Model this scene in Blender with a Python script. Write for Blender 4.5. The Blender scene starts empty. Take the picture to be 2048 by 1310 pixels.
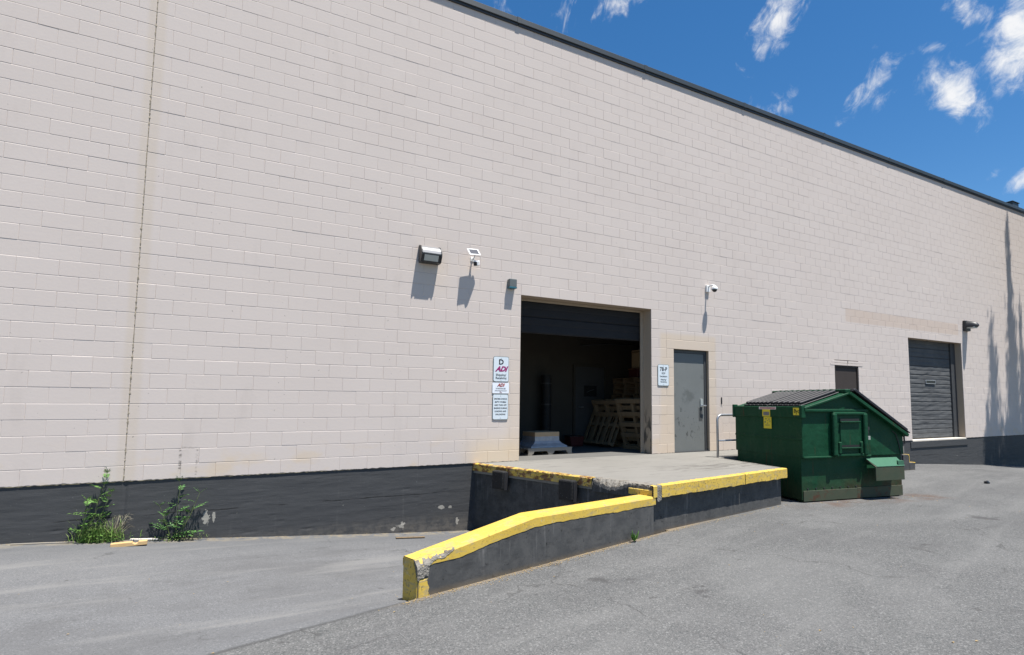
import bpy, bmesh, math, random
from mathutils import Vector, Matrix, noise as mnoise

sc = bpy.context.scene
COL = sc.collection
R = math.radians

# ------------------------------------------------------------------ camera
cam_d = bpy.data.cameras.new("Camera")
cam = bpy.data.objects.new("Camera", cam_d)
COL.objects.link(cam)
sc.camera = cam
cam_d.sensor_fit = 'HORIZONTAL'
cam_d.sensor_width = 36.0
cam_d.lens = 36.0 * 1150 / 2048
cam_d.shift_x = -127.137 / 2048
cam_d.shift_y = 51.216 / 2048
cam_d.clip_start = 0.05
cam_d.clip_end = 2000
_yaw, _pit, _rol = R(30.693), R(4.957), R(0.285)
_f = Vector((math.sin(_yaw)*math.cos(_pit), math.cos(_yaw)*math.cos(_pit), math.sin(_pit)))
_r = Vector((math.cos(_yaw), -math.sin(_yaw), 0))
_u = _r.cross(_f)
_r2 = math.cos(_rol)*_r + math.sin(_rol)*_u
_u2 = -math.sin(_rol)*_r + math.cos(_rol)*_u
_m = Matrix((_r2, _u2, -_f)).transposed().to_4x4()
_m.translation = Vector((1.180, -9.589, 1.052))
cam.matrix_world = _m

# ------------------------------------------------------------------ sun and sky
SUN = Vector((0.50, -1.0, 3.45)).normalized()        # towards the sun
sun_el = math.asin(SUN.z)
sun_az = math.atan2(SUN.x, SUN.y)                     # clockwise from +Y
sd = bpy.data.lights.new("Sun", 'SUN')
sd.energy = 5.0
sd.angle = R(0.5)
sd.color = (1.0, 0.965, 0.905)
so = bpy.data.objects.new("Sun", sd)
COL.objects.link(so)
so.location = (0, 0, 40)
so.rotation_euler = SUN.to_track_quat('Z', 'Y').to_euler()

vs = sc.view_settings
vs.view_transform = 'Standard'
vs.look = 'None'
vs.exposure = 0.86
vs.gamma = 1.0
vs.use_curve_mapping = False

SKY_STRENGTH = 0.078
CLOUD_RAD = 0.54


# ------------------------------------------------------------------ node helper
class NT:
    def __init__(self, nt):
        self.nt = nt

    def n(self, typ, ins=None, **props):
        nd = self.nt.nodes.new(typ)
        for k, v in props.items():
            setattr(nd, k, v)
        for k, v in (ins or {}).items():
            self.put(nd.inputs[k], v)
        return nd

    def put(self, sock, v):
        if isinstance(v, bpy.types.NodeSocket):
            self.nt.links.new(v, sock)
        else:
            if sock.type == 'RGBA' and len(v) == 3:
                v = (v[0], v[1], v[2], 1)
            sock.default_value = v

    def m(self, op, a, b=0.0, c=None, clamp=False):
        ins = {0: a, 1: b}
        if c is not None:
            ins[2] = c
        return self.n('ShaderNodeMath', ins, operation=op, use_clamp=clamp).outputs[0]

    def vm(self, op, a, b=None):
        ins = {0: a}
        if b is not None:
            ins[1] = b
        nd = self.n('ShaderNodeVectorMath', ins, operation=op)
        return nd.outputs['Value'] if op in ('DOT_PRODUCT', 'LENGTH') else nd.outputs[0]

    def ss(self, x, a, b):          # smoothstep
        nd = self.n('ShaderNodeMapRange', {0: x, 1: a, 2: b, 3: 0.0, 4: 1.0}, interpolation_type='SMOOTHSTEP')
        return nd.outputs[0]

    def band(self, x, a, b, s):
        return self.m('MULTIPLY', self.ss(x, a - s, a + s), self.m('SUBTRACT', 1.0, self.ss(x, b - s, b + s)))

    def noise(self, vec, scale, detail=3.0, rough=0.55, dist=0.0):
        return self.n('ShaderNodeTexNoise', {'Vector': vec, 'Scale': scale, 'Detail': detail,
                                             'Roughness': rough, 'Distortion': dist}).outputs[0]

    def map(self, vec, scale=(1, 1, 1), rot=(0, 0, 0), loc=(0, 0, 0)):
        return self.n('ShaderNodeMapping', {0: vec, 1: loc, 2: rot, 3: scale}).outputs[0]

    def mix(self, fac, a, b, blend='MIX'):
        nd = self.n('ShaderNodeMix', data_type='RGBA', blend_type=blend)
        self.put(nd.inputs[0], fac)
        self.put(nd.inputs[6], a)
        self.put(nd.inputs[7], b)
        return nd.outputs[2]

    def co(self):
        return self.n('ShaderNodeTexCoord').outputs['Object']

    def xyz(self, v):
        return self.n('ShaderNodeSeparateXYZ', {0: v}).outputs

    def bump(self, h, strength=0.5, dist=0.01, normal=None):
        ins = {'Strength': strength, 'Distance': dist, 'Height': h}
        if normal is not None:
            ins['Normal'] = normal
        return self.n('ShaderNodeBump', ins).outputs[0]


def new_mat(name, build, rough=0.8, spec=0.3, metal=0.0):
    m = bpy.data.materials.new(name)
    m.use_nodes = True
    nt = m.node_tree
    b = nt.nodes['Principled BSDF']
    b.inputs['Roughness'].default_value = rough
    b.inputs['Specular IOR Level'].default_value = spec
    b.inputs['Metallic'].default_value = metal
    h = NT(nt)
    res = build(h) if callable(build) else dict(color=build)
    for k, s in (('color', 'Base Color'), ('normal', 'Normal'), ('rough', 'Roughness')):
        if k in res:
            h.put(b.inputs[s], res[k])
    return m


# ------------------------------------------------------------------ world
world = bpy.data.worlds.new("World")
sc.world = world
world.use_nodes = True
wh = NT(world.node_tree)
world.node_tree.nodes.clear()
sky = wh.n('ShaderNodeTexSky', sky_type='NISHITA')
sky.sun_disc = False
sky.sun_elevation = sun_el
sky.sun_rotation = sun_az
sky.altitude = 300
sky.air_density = 1.0
sky.dust_density = 0.35
sky.ozone_density = 1.7
vdir = wh.vm('NORMALIZE', wh.n('ShaderNodeTexCoord').outputs['Generated'])
hsv = wh.n('ShaderNodeHueSaturation', {'Saturation': 1.34, 'Value': 1.0, 'Color': sky.outputs[0]})


def cloud_field():
    # drifting fair-weather clouds: centre direction, two radii, tilt in the sky, density
    base = wh.noise(wh.map(vdir, (9, 9, 9)), 1.0, 3.0, 0.6, 0.3)
    st = wh.noise(wh.map(vdir, (46, 17, 20), (0.3, 0.6, 0.7)), 1.0, 6.0, 0.62, 1.2)
    fine = wh.noise(wh.map(vdir, (40, 40, 40)), 1.0, 6.0, 0.66, 0.6)
    tex = wh.m('ADD', wh.m('MULTIPLY', st, 0.55), wh.m('ADD', wh.m('MULTIPLY', fine, 0.3), wh.m('MULTIPLY', base, 0.15)))
    total = None
    for (c, t1, t2, r1, r2, den) in CLOUDS:
        d1 = wh.m('DIVIDE', wh.vm('DOT_PRODUCT', vdir, t1), r1)
        d2 = wh.m('DIVIDE', wh.vm('DOT_PRODUCT', vdir, t2), r2)
        q = wh.m('ADD', wh.m('MULTIPLY', d1, d1), wh.m('MULTIPLY', d2, d2))
        g = wh.m('MULTIPLY', wh.m('SUBTRACT', 1.0, wh.m('POWER', q, 0.5)), den)
        front = wh.m('GREATER_THAN', wh.vm('DOT_PRODUCT', vdir, c), 0.5)
        g = wh.m('SUBTRACT', wh.m('MULTIPLY', wh.m('ADD', g, 3.0), front), 3.0)
        total = g if total is None else wh.m('MAXIMUM', total, g)
    v = wh.m('ADD', total, wh.m('MULTIPLY', wh.m('SUBTRACT', tex, 0.5), 5.2))
    return wh.ss(v, 0.0, 1.75), tex


def pix_dir(px, py):
    return (_f + _r2*((px-1024-127.137)/1150) - _u2*((py-655-51.216)/1150)).normalized()


def cloud(px, py, r1, r2, ang, den=1.0):
    c = pix_dir(px, py)
    e1 = pix_dir(px+20*math.cos(R(ang)), py-20*math.sin(R(ang)))
    t1 = (e1-c*e1.dot(c)).normalized()
    t2 = c.cross(t1)
    k = 1/1150*(c.dot(_f))
    return (c, t1, t2, r1*k, r2*k, den)


CLOUDS = [cloud(2066, 54, 134, 74, 64, 2.4), cloud(1906, 180, 90, 44, -48, 1.75), cloud(1862, 160, 52, 26, 55, 1.1),
          cloud(1742, 182, 68, 36, 50, .9), cloud(1548, 40, 92, 38, 58, .95), cloud(1240, 4, 62, 22, 20, .9),
          cloud(1132, 18, 46, 18, 65, .55), cloud(1870, 94, 46, 13, 12, .75), cloud(1940, 22, 56, 24, -35, .85),
          cloud(2052, 362, 40, 24, 30, 1.2), cloud(1536, 216, 44, 18, 15, .45), cloud(1578, 195, 24, 12, 60, .4),
          cloud(1985, 352, 30, 8, 30, .4), cloud(1015, 20, 40, 20, 60, .2),
          cloud(2700, 200, 260, 120, 20, 1.6), cloud(-300, -500, 300, 150, 10, 1.2), cloud(900, -700, 240, 110, -15, 1.2)]
cmask, ctex = cloud_field()
ccol = wh.mix(wh.ss(ctex, 0.40, 0.60), (0.66, 0.73, 0.84), (1.0, 1.0, 1.0))
bg_sky = wh.n('ShaderNodeBackground', {'Color': hsv.outputs[0], 'Strength': SKY_STRENGTH})
bg_cloud = wh.n('ShaderNodeBackground', {'Color': ccol, 'Strength': CLOUD_RAD})
mixs = wh.n('ShaderNodeMixShader', {0: wh.m('MULTIPLY', cmask, 0.94), 1: bg_sky.outputs[0], 2: bg_cloud.outputs[0]})
wh.n('ShaderNodeOutputWorld', {0: mixs.outputs[0]})


# ------------------------------------------------------------------ mesh helpers
class MB:
    def __init__(self):
        self.v = []
        self.f = []

    def quad(self, a, b, c, d):
        i = len(self.v)
        self.v += [tuple(a), tuple(b), tuple(c), tuple(d)]
        self.f.append((i, i+1, i+2, i+3))

    def poly(self, pts):
        i = len(self.v)
        self.v += [tuple(p) for p in pts]
        self.f.append(tuple(range(i, i+len(pts))))

    def box(self, x0, x1, y0, y1, z0, z1, M=None, bev=0.0, seg=1):
        bm = bmesh.new()
        bmesh.ops.create_cube(bm, size=1.0)
        for v in bm.verts:
            v.co = Vector((x0+(v.co.x+.5)*(x1-x0), y0+(v.co.y+.5)*(y1-y0), z0+(v.co.z+.5)*(z1-z0)))
        if bev > 0:
            bmesh.ops.bevel(bm, geom=bm.edges[:], offset=bev, segments=seg, affect='EDGES', profile=.5)
        self.add(bm, M)

    def add(self, bm, M=None):
        i = len(self.v)
        bm.verts.index_update()
        for v in bm.verts:
            self.v.append(tuple(M @ v.co) if M is not None else tuple(v.co))
        for f in bm.faces:
            self.f.append(tuple(i+v.index for v in f.verts))
        bm.free()

    def prism(self, pts, y0, y1, M=None, bev=0.0, axis='y'):
        """polygon in (x,z) swept along y, or in (x,y) swept along z when axis == 'z'"""
        bm = bmesh.new()
        if axis == 'y':
            a = [bm.verts.new((p[0], y0, p[1])) for p in pts]
            b = [bm.verts.new((p[0], y1, p[1])) for p in pts]
        else:
            a = [bm.verts.new((p[0], p[1], y0)) for p in pts]
            b = [bm.verts.new((p[0], p[1], y1)) for p in pts]
        bm.faces.new(a)
        bm.faces.new(b[::-1])
        n = len(pts)
        for k in range(n):
            bm.faces.new((a[k], b[k], b[(k+1) % n], a[(k+1) % n]))
        bmesh.ops.recalc_face_normals(bm, faces=bm.faces[:])
        if bev > 0:
            bmesh.ops.bevel(bm, geom=bm.edges[:], offset=bev, segments=2, affect='EDGES', profile=.5)
        self.add(bm, M)

    def tube(self, pts, rad, n=8, cap=True):
        pts = [Vector(p) for p in pts]
        rads = rad if isinstance(rad, (list, tuple)) else [rad]*len(pts)
        base = len(self.v)
        up = None
        for k, p in enumerate(pts):
            t = (pts[min(k+1, len(pts)-1)]-pts[max(k-1, 0)]).normalized()
            if up is None:
                up = t.orthogonal().normalized()
            up = (up-t*up.dot(t))
            up = up.normalized() if up.length > 1e-6 else t.orthogonal().normalized()
            s = t.cross(up)
            for j in range(n):
                a = 2*math.pi*j/n
                self.v.append(tuple(p+(up*math.cos(a)+s*math.sin(a))*rads[k]))
        for k in range(len(pts)-1):
            for j in range(n):
                a = base+k*n+j
                b = base+k*n+(j+1) % n
                self.f.append((a, b, b+n, a+n))
        if cap:
            self.f.append(tuple(base+j for j in range(n))[::-1])
            e = base+(len(pts)-1)*n
            self.f.append(tuple(e+j for j in range(n)))

    def build_pieces(self, name, mat, parent=None, smooth=False):
        """one object for every connected piece"""
        par = list(range(len(self.v)))

        def find(a):
            while par[a] != a:
                par[a] = par[par[a]]
                a = par[a]
            return a
        for f in self.f:
            for k in f[1:]:
                par[find(k)] = find(f[0])
        groups = {}
        for f in self.f:
            groups.setdefault(find(f[0]), []).append(f)
        out = []
        for fs in groups.values():
            q = MB()
            idx = {}
            for f in fs:
                for k in f:
                    if k not in idx:
                        idx[k] = len(q.v)
                        q.v.append(self.v[k])
                q.f.append(tuple(idx[k] for k in f))
            out.append(q.build(name, mat, parent, smooth))
        return out

    def build(self, name, mat, parent=None, smooth=False):
        me = bpy.data.meshes.new(name)
        me.from_pydata(self.v, [], self.f)
        bm = bmesh.new()
        bm.from_mesh(me)
        bmesh.ops.recalc_face_normals(bm, faces=bm.faces[:])
        bm.to_mesh(me)
        bm.free()
        me.materials.append(mat)
        if smooth:
            for p in me.polygons:
                p.use_smooth = True
        o = bpy.data.objects.new(name, me)
        COL.objects.link(o)
        if parent is not None:
            o.parent = parent
        return o


def tag(o, label, cat, group=None):
    o['label'] = label
    o['category'] = cat
    if group:
        o['group'] = group
    return o


def thing(name, label, cat, loc=(0, 0, 0), rot=(0, 0, 0), group=None):
    o = bpy.data.objects.new(name, None)
    COL.objects.link(o)
    o.location = loc
    o.rotation_euler = rot
    o.empty_display_size = 0.2
    return tag(o, label, cat, group)


def copy_tree(o, parent=None):
    c = o.copy()
    COL.objects.link(c)
    if parent is not None:
        c.parent = parent
    for ch in list(o.children):
        copy_tree(ch, c)
    return c


def text(body, size, x, z, mat, parent, y=-0.004, name='lettering', bold=0.0, shear=0.0, ls=1.0, ext=0.0006, sx=1.0):
    cu = bpy.data.curves.new(name, 'FONT')
    cu.body = body
    cu.size = size
    cu.align_x = 'CENTER'
    cu.align_y = 'CENTER'
    cu.offset = bold
    cu.shear = shear
    cu.space_line = ls
    cu.extrude = ext
    cu.resolution_u = 3
    cu.materials.append(mat)
    tmp = bpy.data.objects.new('tmp', cu)
    COL.objects.link(tmp)
    bpy.context.view_layer.update()
    me = bpy.data.meshes.new_from_object(tmp.evaluated_get(bpy.context.evaluated_depsgraph_get()))
    me.name = name
    bpy.data.objects.remove(tmp)
    bpy.data.curves.remove(cu)
    o = bpy.data.objects.new(name, me)
    COL.objects.link(o)
    o.parent = parent
    o.location = (x, y, z)
    o.rotation_euler = (R(90), 0, 0)
    o.scale = (sx, 1, 1)
    return o


def sstep(t):
    t = min(1.0, max(0.0, t))
    return t*t*(3-2*t)


def softplus(x, k):
    return math.log1p(math.exp(max(-40, min(40, x/k))))*k


# ------------------------------------------------------------------ materials
def m_wall(h):
    co = h.co()
    x, y, z = h.xyz(co)
    tone = h.n('ShaderNodeAttribute', attribute_name='tone').outputs['Fac']
    big = h.noise(co, 0.55, 4.0, 0.6)
    med = h.noise(co, 3.0, 5.0, 0.65)
    base = h.mix(big, (0.515, 0.449, 0.406), (0.568, 0.500, 0.456))
    base = h.mix(h.m('MULTIPLY', tone, 0.22), base, (0.585, 0.525, 0.485))
    n1 = h.m('ADD', h.m('MULTIPLY', med, 0.8), 0.25, clamp=True)
    tan = (0.56, 0.455, 0.345)

    def stain_or_shade(base, fac, col=tan):
        return h.mix(h.m('MULTIPLY', fac, 1.0, clamp=True), base, col)
    # rain stain both sides of the expansion joint
    wob = h.m('ADD', x, h.m('MULTIPLY', h.m('SUBTRACT', h.noise(co, 1.3, 3.0), 0.5), 0.05))
    base = stain_or_shade(base, h.m('MULTIPLY', h.band(wob, -0.085, 0.115, 0.035), h.m('MULTIPLY', n1, 0.62)), (.50, .42, .33))
    # patch of touch-up paint round the entrance door
    e1 = h.m('MULTIPLY', h.band(x, 8.98, 10.58, 0.05), h.band(z, -1, 2.56, 0.05))
    base = stain_or_shade(base, h.m('MULTIPLY', e1, h.m('ADD', 0.42, h.m('MULTIPLY', med, 0.5))))
    e1b = h.m('MULTIPLY', h.band(x, 8.74, 11.7, 0.35), h.band(z, -1, 1.15, 0.45))
    base = stain_or_shade(base, h.m('MULTIPLY', e1b, h.m('MULTIPLY', n1, 0.55)))
    # painted-out strip over the far door
    e2 = h.m('MULTIPLY', h.band(x, 15.42, 21.3, 0.02), h.band(z, 3.30, 3.66, 0.012))
    base = stain_or_shade(base, h.m('MULTIPLY', e2, h.m('ADD', 0.5, h.m('MULTIPLY', h.noise(co, 1.2), 0.4))), (0.50, 0.40, 0.33))
    # splash stains on the lowest courses
    low = h.m('SUBTRACT', 1.0, h.ss(z, 0.12, 0.62))
    blot = h.ss(h.noise(h.map(co, (1.0, 1, 1.6)), 1.5, 4.0, 0.6), 0.50, 0.68)
    base = stain_or_shade(base, h.m('MULTIPLY', low, h.m('MULTIPLY', blot, 0.75)))
    base = stain_or_shade(base, h.m('MULTIPLY', h.m('MULTIPLY', low, h.band(x, 4.75, 5.8, 0.3)), 0.6), (0.60, 0.47, 0.30))
    # left jamb of the open door
    base = stain_or_shade(base, h.m('MULTIPLY', h.m('MULTIPLY', h.band(x, 5.45, 5.8, 0.14), h.ss(z, 3.1, 0.2)), 0.45))
    # faint rust under the wall lamp, box and camera
    rs = h.m('MULTIPLY', h.band(x, 3.75, 4.28, 0.12), h.band(z, 2.95, 3.85, 0.2))
    base = stain_or_shade(base, h.m('MULTIPLY', rs, h.m('MULTIPLY', n1, 0.35)))
    # rectangular spray shadow of something removed
    ra = h.m('MULTIPLY', h.m('ADD', h.band(x, 0.585, 0.615, 0.01), h.band(x, 0.78, 0.80, 0.012)), h.band(z, 0.02, 0.42, 0.05))
    rk = h.ss(h.noise(h.map(co, (3, 1, 9)), 3.0, 4.0, .7), 0.46, 0.62)
    base = stain_or_shade(base, h.m('MULTIPLY', h.m('MULTIPLY', ra, rk), 0.8), (0.10, 0.09, 0.08))
    base = stain_or_shade(base, h.m('MULTIPLY', h.m('MULTIPLY', h.band(z, 0.40, 0.425, 0.008), h.band(x, 0.56, 0.82, 0.02)), h.m('MULTIPLY', rk, .6)), (0.14, 0.12, 0.1))
    base = stain_or_shade(base, h.m('MULTIPLY', h.ss(y, .008, .02), .8), (.34, .265, .185))  # tan on the reveals: slab bounce and shade put into the colour
    sc_ = h.m('MULTIPLY', h.m('MULTIPLY', h.band(x, 8.70, 8.745, .004), h.ss(y, .004, .03)), h.m('SUBTRACT', 1.0, h.ss(z, .5, 1.1)))
    base = stain_or_shade(base, h.m('MULTIPLY', sc_, h.m('MULTIPLY', h.ss(h.noise(h.map(co, (3, 3, 1)), 4.0, 4.0), .46, .58), .85)), (0.05, 0.048, 0.045))
    rim_ = h.m('SUBTRACT', 1.0, h.ss(h.m('ADD', z, h.m('MULTIPLY', h.m('SUBTRACT', h.noise(h.map(co, (1, 1, .3)), 9.0, 4.0), .5), .05)), .004, .012))
    base = h.mix(h.m('MULTIPLY', rim_, .9), base, (.055, .056, .058))
    # specks and pin holes
    sp = h.ss(h.noise(co, 22.0, 2.0, 0.5), 0.735, 0.76)
    base = h.mix(h.m('MULTIPLY', sp, 0.65), base, (0.12, 0.11, 0.10))
    base = h.mix(h.m('MULTIPLY', h.ss(h.noise(h.map(co, (2.2, 1, .5)), 1.1, 5.0, .65), .56, .74), .16), base, (0.36, 0.31, 0.27))
    grain = h.noise(co, 120.0, 4.0, 0.7)
    lump = h.noise(co, 26.0, 4.0, 0.6)
    hh = h.m('ADD', h.m('MULTIPLY', grain, 0.35), h.m('MULTIPLY', lump, 0.65))
    return dict(color=base, normal=h.bump(hh, 0.22, 0.006))


def m_plinth(h):
    co = h.co()
    x, y, z = h.xyz(co)
    st = h.map(co, (1.0, 1.0, 7.0))
    n1 = h.noise(st, 2.2, 6.0, 0.65, 0.4)
    n2 = h.noise(co, 9.0, 6.0, 0.7)
    col = h.mix(n1, (0.038, 0.039, 0.041), (0.064, 0.065, 0.067))
    ridge = h.ss(h.noise(h.map(co, (1.2, 1, 16.0)), 2.4, 5.0, 0.7, 0.6), 0.62, 0.72)
    col = h.mix(h.m('MULTIPLY', ridge, 0.38), col, (0.13, 0.12, 0.12))
    chips = h.ss(h.noise(h.map(co, (1, 1, 1.3)), 6.5, 5.0, 0.65, 0.3), 0.70, 0.715)
    lowz = h.ss(z, -0.25, -0.7)
    col = h.mix(h.m('MULTIPLY', chips, h.m('MULTIPLY', lowz, .85)), col, (0.36, 0.35, 0.31))
    mud = h.m('MULTIPLY', h.m('SUBTRACT', 1.0, h.ss(h.m('ADD', z, h.m('MULTIPLY', n1, .22)), -.92, -.62)), .5)
    col = h.mix(h.m('MULTIPLY', mud, h.ss(n2, .35, .6)), col, (.15, .135, .115))
    seam = h.m('SUBTRACT', 1.0, h.ss(h.m('ABSOLUTE', h.m('SUBTRACT', h.m('ADD', z, h.m('MULTIPLY', n1, .05)), -.43)), .003, .010))
    col = h.mix(h.m('MULTIPLY', seam, h.ss(h.noise(co, 1.7, 3.0), .45, .6)), col, (.012, .012, .012))
    drip = h.ss(h.noise(h.map(co, (6, 1, .5)), 1.5, 4.0, .6), .60, .78)
    col = h.mix(h.m('MULTIPLY', drip, .35), col, (.12, .118, .112))
    speck = h.ss(h.noise(co, 38.0, 2.0), 0.74, 0.76)
    col = h.mix(h.m('MULTIPLY', speck, .35), col, (0.25, 0.25, 0.24))
    for (cx, cz, rx, rz) in ((0.945, -0.54, .045, .085), (1.03, -0.545, .022, .06), (4.28, -.70, .05, .03), (4.43, -.705, .03, .025), (4.55, -.95, .035, .05), (3.62, -.93, .07, .05), (3.5, -.98, .04, .03)):
        wx = h.m('ADD', h.m('DIVIDE', h.m('SUBTRACT', x, cx), rx), h.m('MULTIPLY', h.m('SUBTRACT', n2, .5), 3.6))
        wz = h.m('ADD', h.m('DIVIDE', h.m('SUBTRACT', z, cz), rz), h.m('MULTIPLY', h.m('SUBTRACT', h.noise(co, 21, 3), .5), 3.2))
        q = h.m('ADD', h.m('MULTIPLY', wx, wx), h.m('MULTIPLY', wz, wz))
        col = h.mix(h.m('MULTIPLY', h.m('SUBTRACT', 1.0, h.ss(q, .7, 1.1)), .9), col, (0.34, 0.32, 0.28))
    hh = h.m('ADD', h.m('MULTIPLY', n1, 1.0), h.m('ADD', h.m('MULTIPLY', n2, 0.35), h.m('MULTIPLY', h.noise(co, 60, 3), .12)))
    return dict(color=col, normal=h.bump(hh, 0.45, 0.009))


def m_dockwall(h):
    co = h.co()
    x, y, z = h.xyz(co)
    n1 = h.noise(h.map(co, (1, 1, .35)), 3.0, 5.0, .65)
    n2 = h.noise(co, 14.0, 5.0, .7)
    col = h.mix(n1, (0.036, 0.037, 0.038), (0.078, 0.078, 0.078))
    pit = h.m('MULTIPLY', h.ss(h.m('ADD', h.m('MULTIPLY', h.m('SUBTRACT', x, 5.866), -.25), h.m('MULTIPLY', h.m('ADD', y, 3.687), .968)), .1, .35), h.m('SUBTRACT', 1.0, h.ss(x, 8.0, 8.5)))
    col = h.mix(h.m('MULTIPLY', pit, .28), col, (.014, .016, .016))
    drip = h.ss(h.noise(h.map(co, (7, 7, .7)), 1.6, 4.0, .6), .56, .74)
    col = h.mix(h.m('MULTIPLY', drip, h.m('MULTIPLY', h.ss(z, -.75, -.15), .75)), col, (0.22, 0.21, 0.20))
    mott = h.ss(h.noise(co, 5.5, 6.0, .72), .40, .64)
    col = h.mix(h.m('MULTIPLY', mott, .45), col, (.105, .102, .098))
    wash = h.ss(h.noise(h.map(co, (1.6, 1.6, 5)), 2.6, 5.0, .7), .52, .66)
    col = h.mix(h.m('MULTIPLY', wash, .4), col, (.026, .026, .026))
    spots = h.ss(h.noise(co, 24.0, 3.0), .66, .70)
    col = h.mix(h.m('MULTIPLY', spots, .75), col, (0.016, 0.016, 0.016))
    ws = h.ss(h.noise(h.map(co, (1, 1, .45)), 9.0, 3.0), .745, .76)
    col = h.mix(h.m('MULTIPLY', ws, .8), col, (.42, .41, .39))
    dirt = h.m('SUBTRACT', 1.0, h.ss(h.m('ADD', z, h.m('MULTIPLY', n2, .05)), -.61, -.53))
    col = h.mix(h.m('MULTIPLY', dirt, h.m('MULTIPLY', h.m('SUBTRACT', 1.0, pit), .55)), col, (.17, .125, .075))
    hh = h.m('ADD', h.m('MULTIPLY', n1, .6), h.m('MULTIPLY', n2, .35))
    return dict(color=col, normal=h.bump(hh, .6, .01))


def m_yellow(wear=.5, rust=0.0, spots=1.0):
    def f(h):
        co = h.co()
        n1 = h.noise(co, 3.0, 4.0, .6)
        n2 = h.noise(co, 13.0, 5.0, .65)
        n3 = h.noise(co, 42.0, 3.0, .6)
        col = h.mix(n1, (0.50, 0.325, 0.038), (0.62, 0.44, 0.095))
        thin = h.ss(n2, .66-.12*wear, .74-.1*wear)
        col = h.mix(h.m('MULTIPLY', thin, .55), col, (.52, .47, .36))
        sp = h.ss(n3, .625, .655)
        sp2 = h.ss(h.noise(co, 17.0, 4.0, .7), .585, .62)
        col = h.mix(h.m('MULTIPLY', sp, min(.9, 1.3*spots)), col, (.06, .055, .045))
        col = h.mix(h.m('MULTIPLY', sp2, .6*spots), col, (.16, .13, .08))
        if rust > 0:
            rr = h.ss(h.noise(h.map(co, (2, 2, 3)), 3.6, 6.0, .72), .62-.22*rust, .66-.22*rust)
            rc = h.mix(n2, (.055, .020, .012), (.20, .075, .03))
            col = h.mix(h.m('MULTIPLY', rr, .95), col, rc)
        scuff = h.m('MULTIPLY', h.ss(h.noise(h.map(co, (1.4, 1.4, 5)), 4.2, 6.0, .72, .4), .50, .62), h.ss(n1, .30, .52))
        col = h.mix(h.m('MULTIPLY', scuff, .6), col, (.31, .26, .165))
        grime = h.ss(h.noise(co, 1.3, 5.0, .65), .45, .75)
        col = h.mix(h.m('MULTIPLY', grime, .42), col, (.36, .26, .08))
        hh = h.m('ADD', h.m('MULTIPLY', n2, .5), h.m('MULTIPLY', n3, .3))
        return dict(color=col, normal=h.bump(hh, .5, .006))
    return f


def m_concrete(h, dark=1.0):
    co = h.co()
    n1 = h.noise(co, 1.1, 5.0, .6, .3)
    n2 = h.noise(h.map(co, (1.2, 4.0, 1), (0, 0, .2)), 1.5, 5.0, .65, .4)
    n3 = h.noise(co, 60, 4.0, .7)
    col = h.mix(n1, (.165, .157, .140), (.225, .215, .196))
    st = h.ss(n2, .52, .72)
    col = h.mix(h.m('MULTIPLY', st, .5), col, (.10, .094, .087))
    x, y, z = h.xyz(co)
    ws = h.m('MULTIPLY', h.ss(h.noise(h.map(co, (1, 5, 1), (0, 0, -.2)), 2.2, 3.0, .6), .50, .60), h.m('MULTIPLY', h.band(x, 7.2, 9.6, .5), h.band(y, -2.7, -2.0, .2)))
    col = h.mix(h.m('MULTIPLY', ws, .75), col, (.075, .068, .06))
    col = h.mix(h.m('MULTIPLY', h.m('SUBTRACT', n3, .5), .5, clamp=True), col, (.27, .26, .24))
    return dict(color=col, normal=h.bump(h.m('ADD', n3, h.m('MULTIPLY', h.noise(co, 12, 4), .6)), .25, .004))


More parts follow.
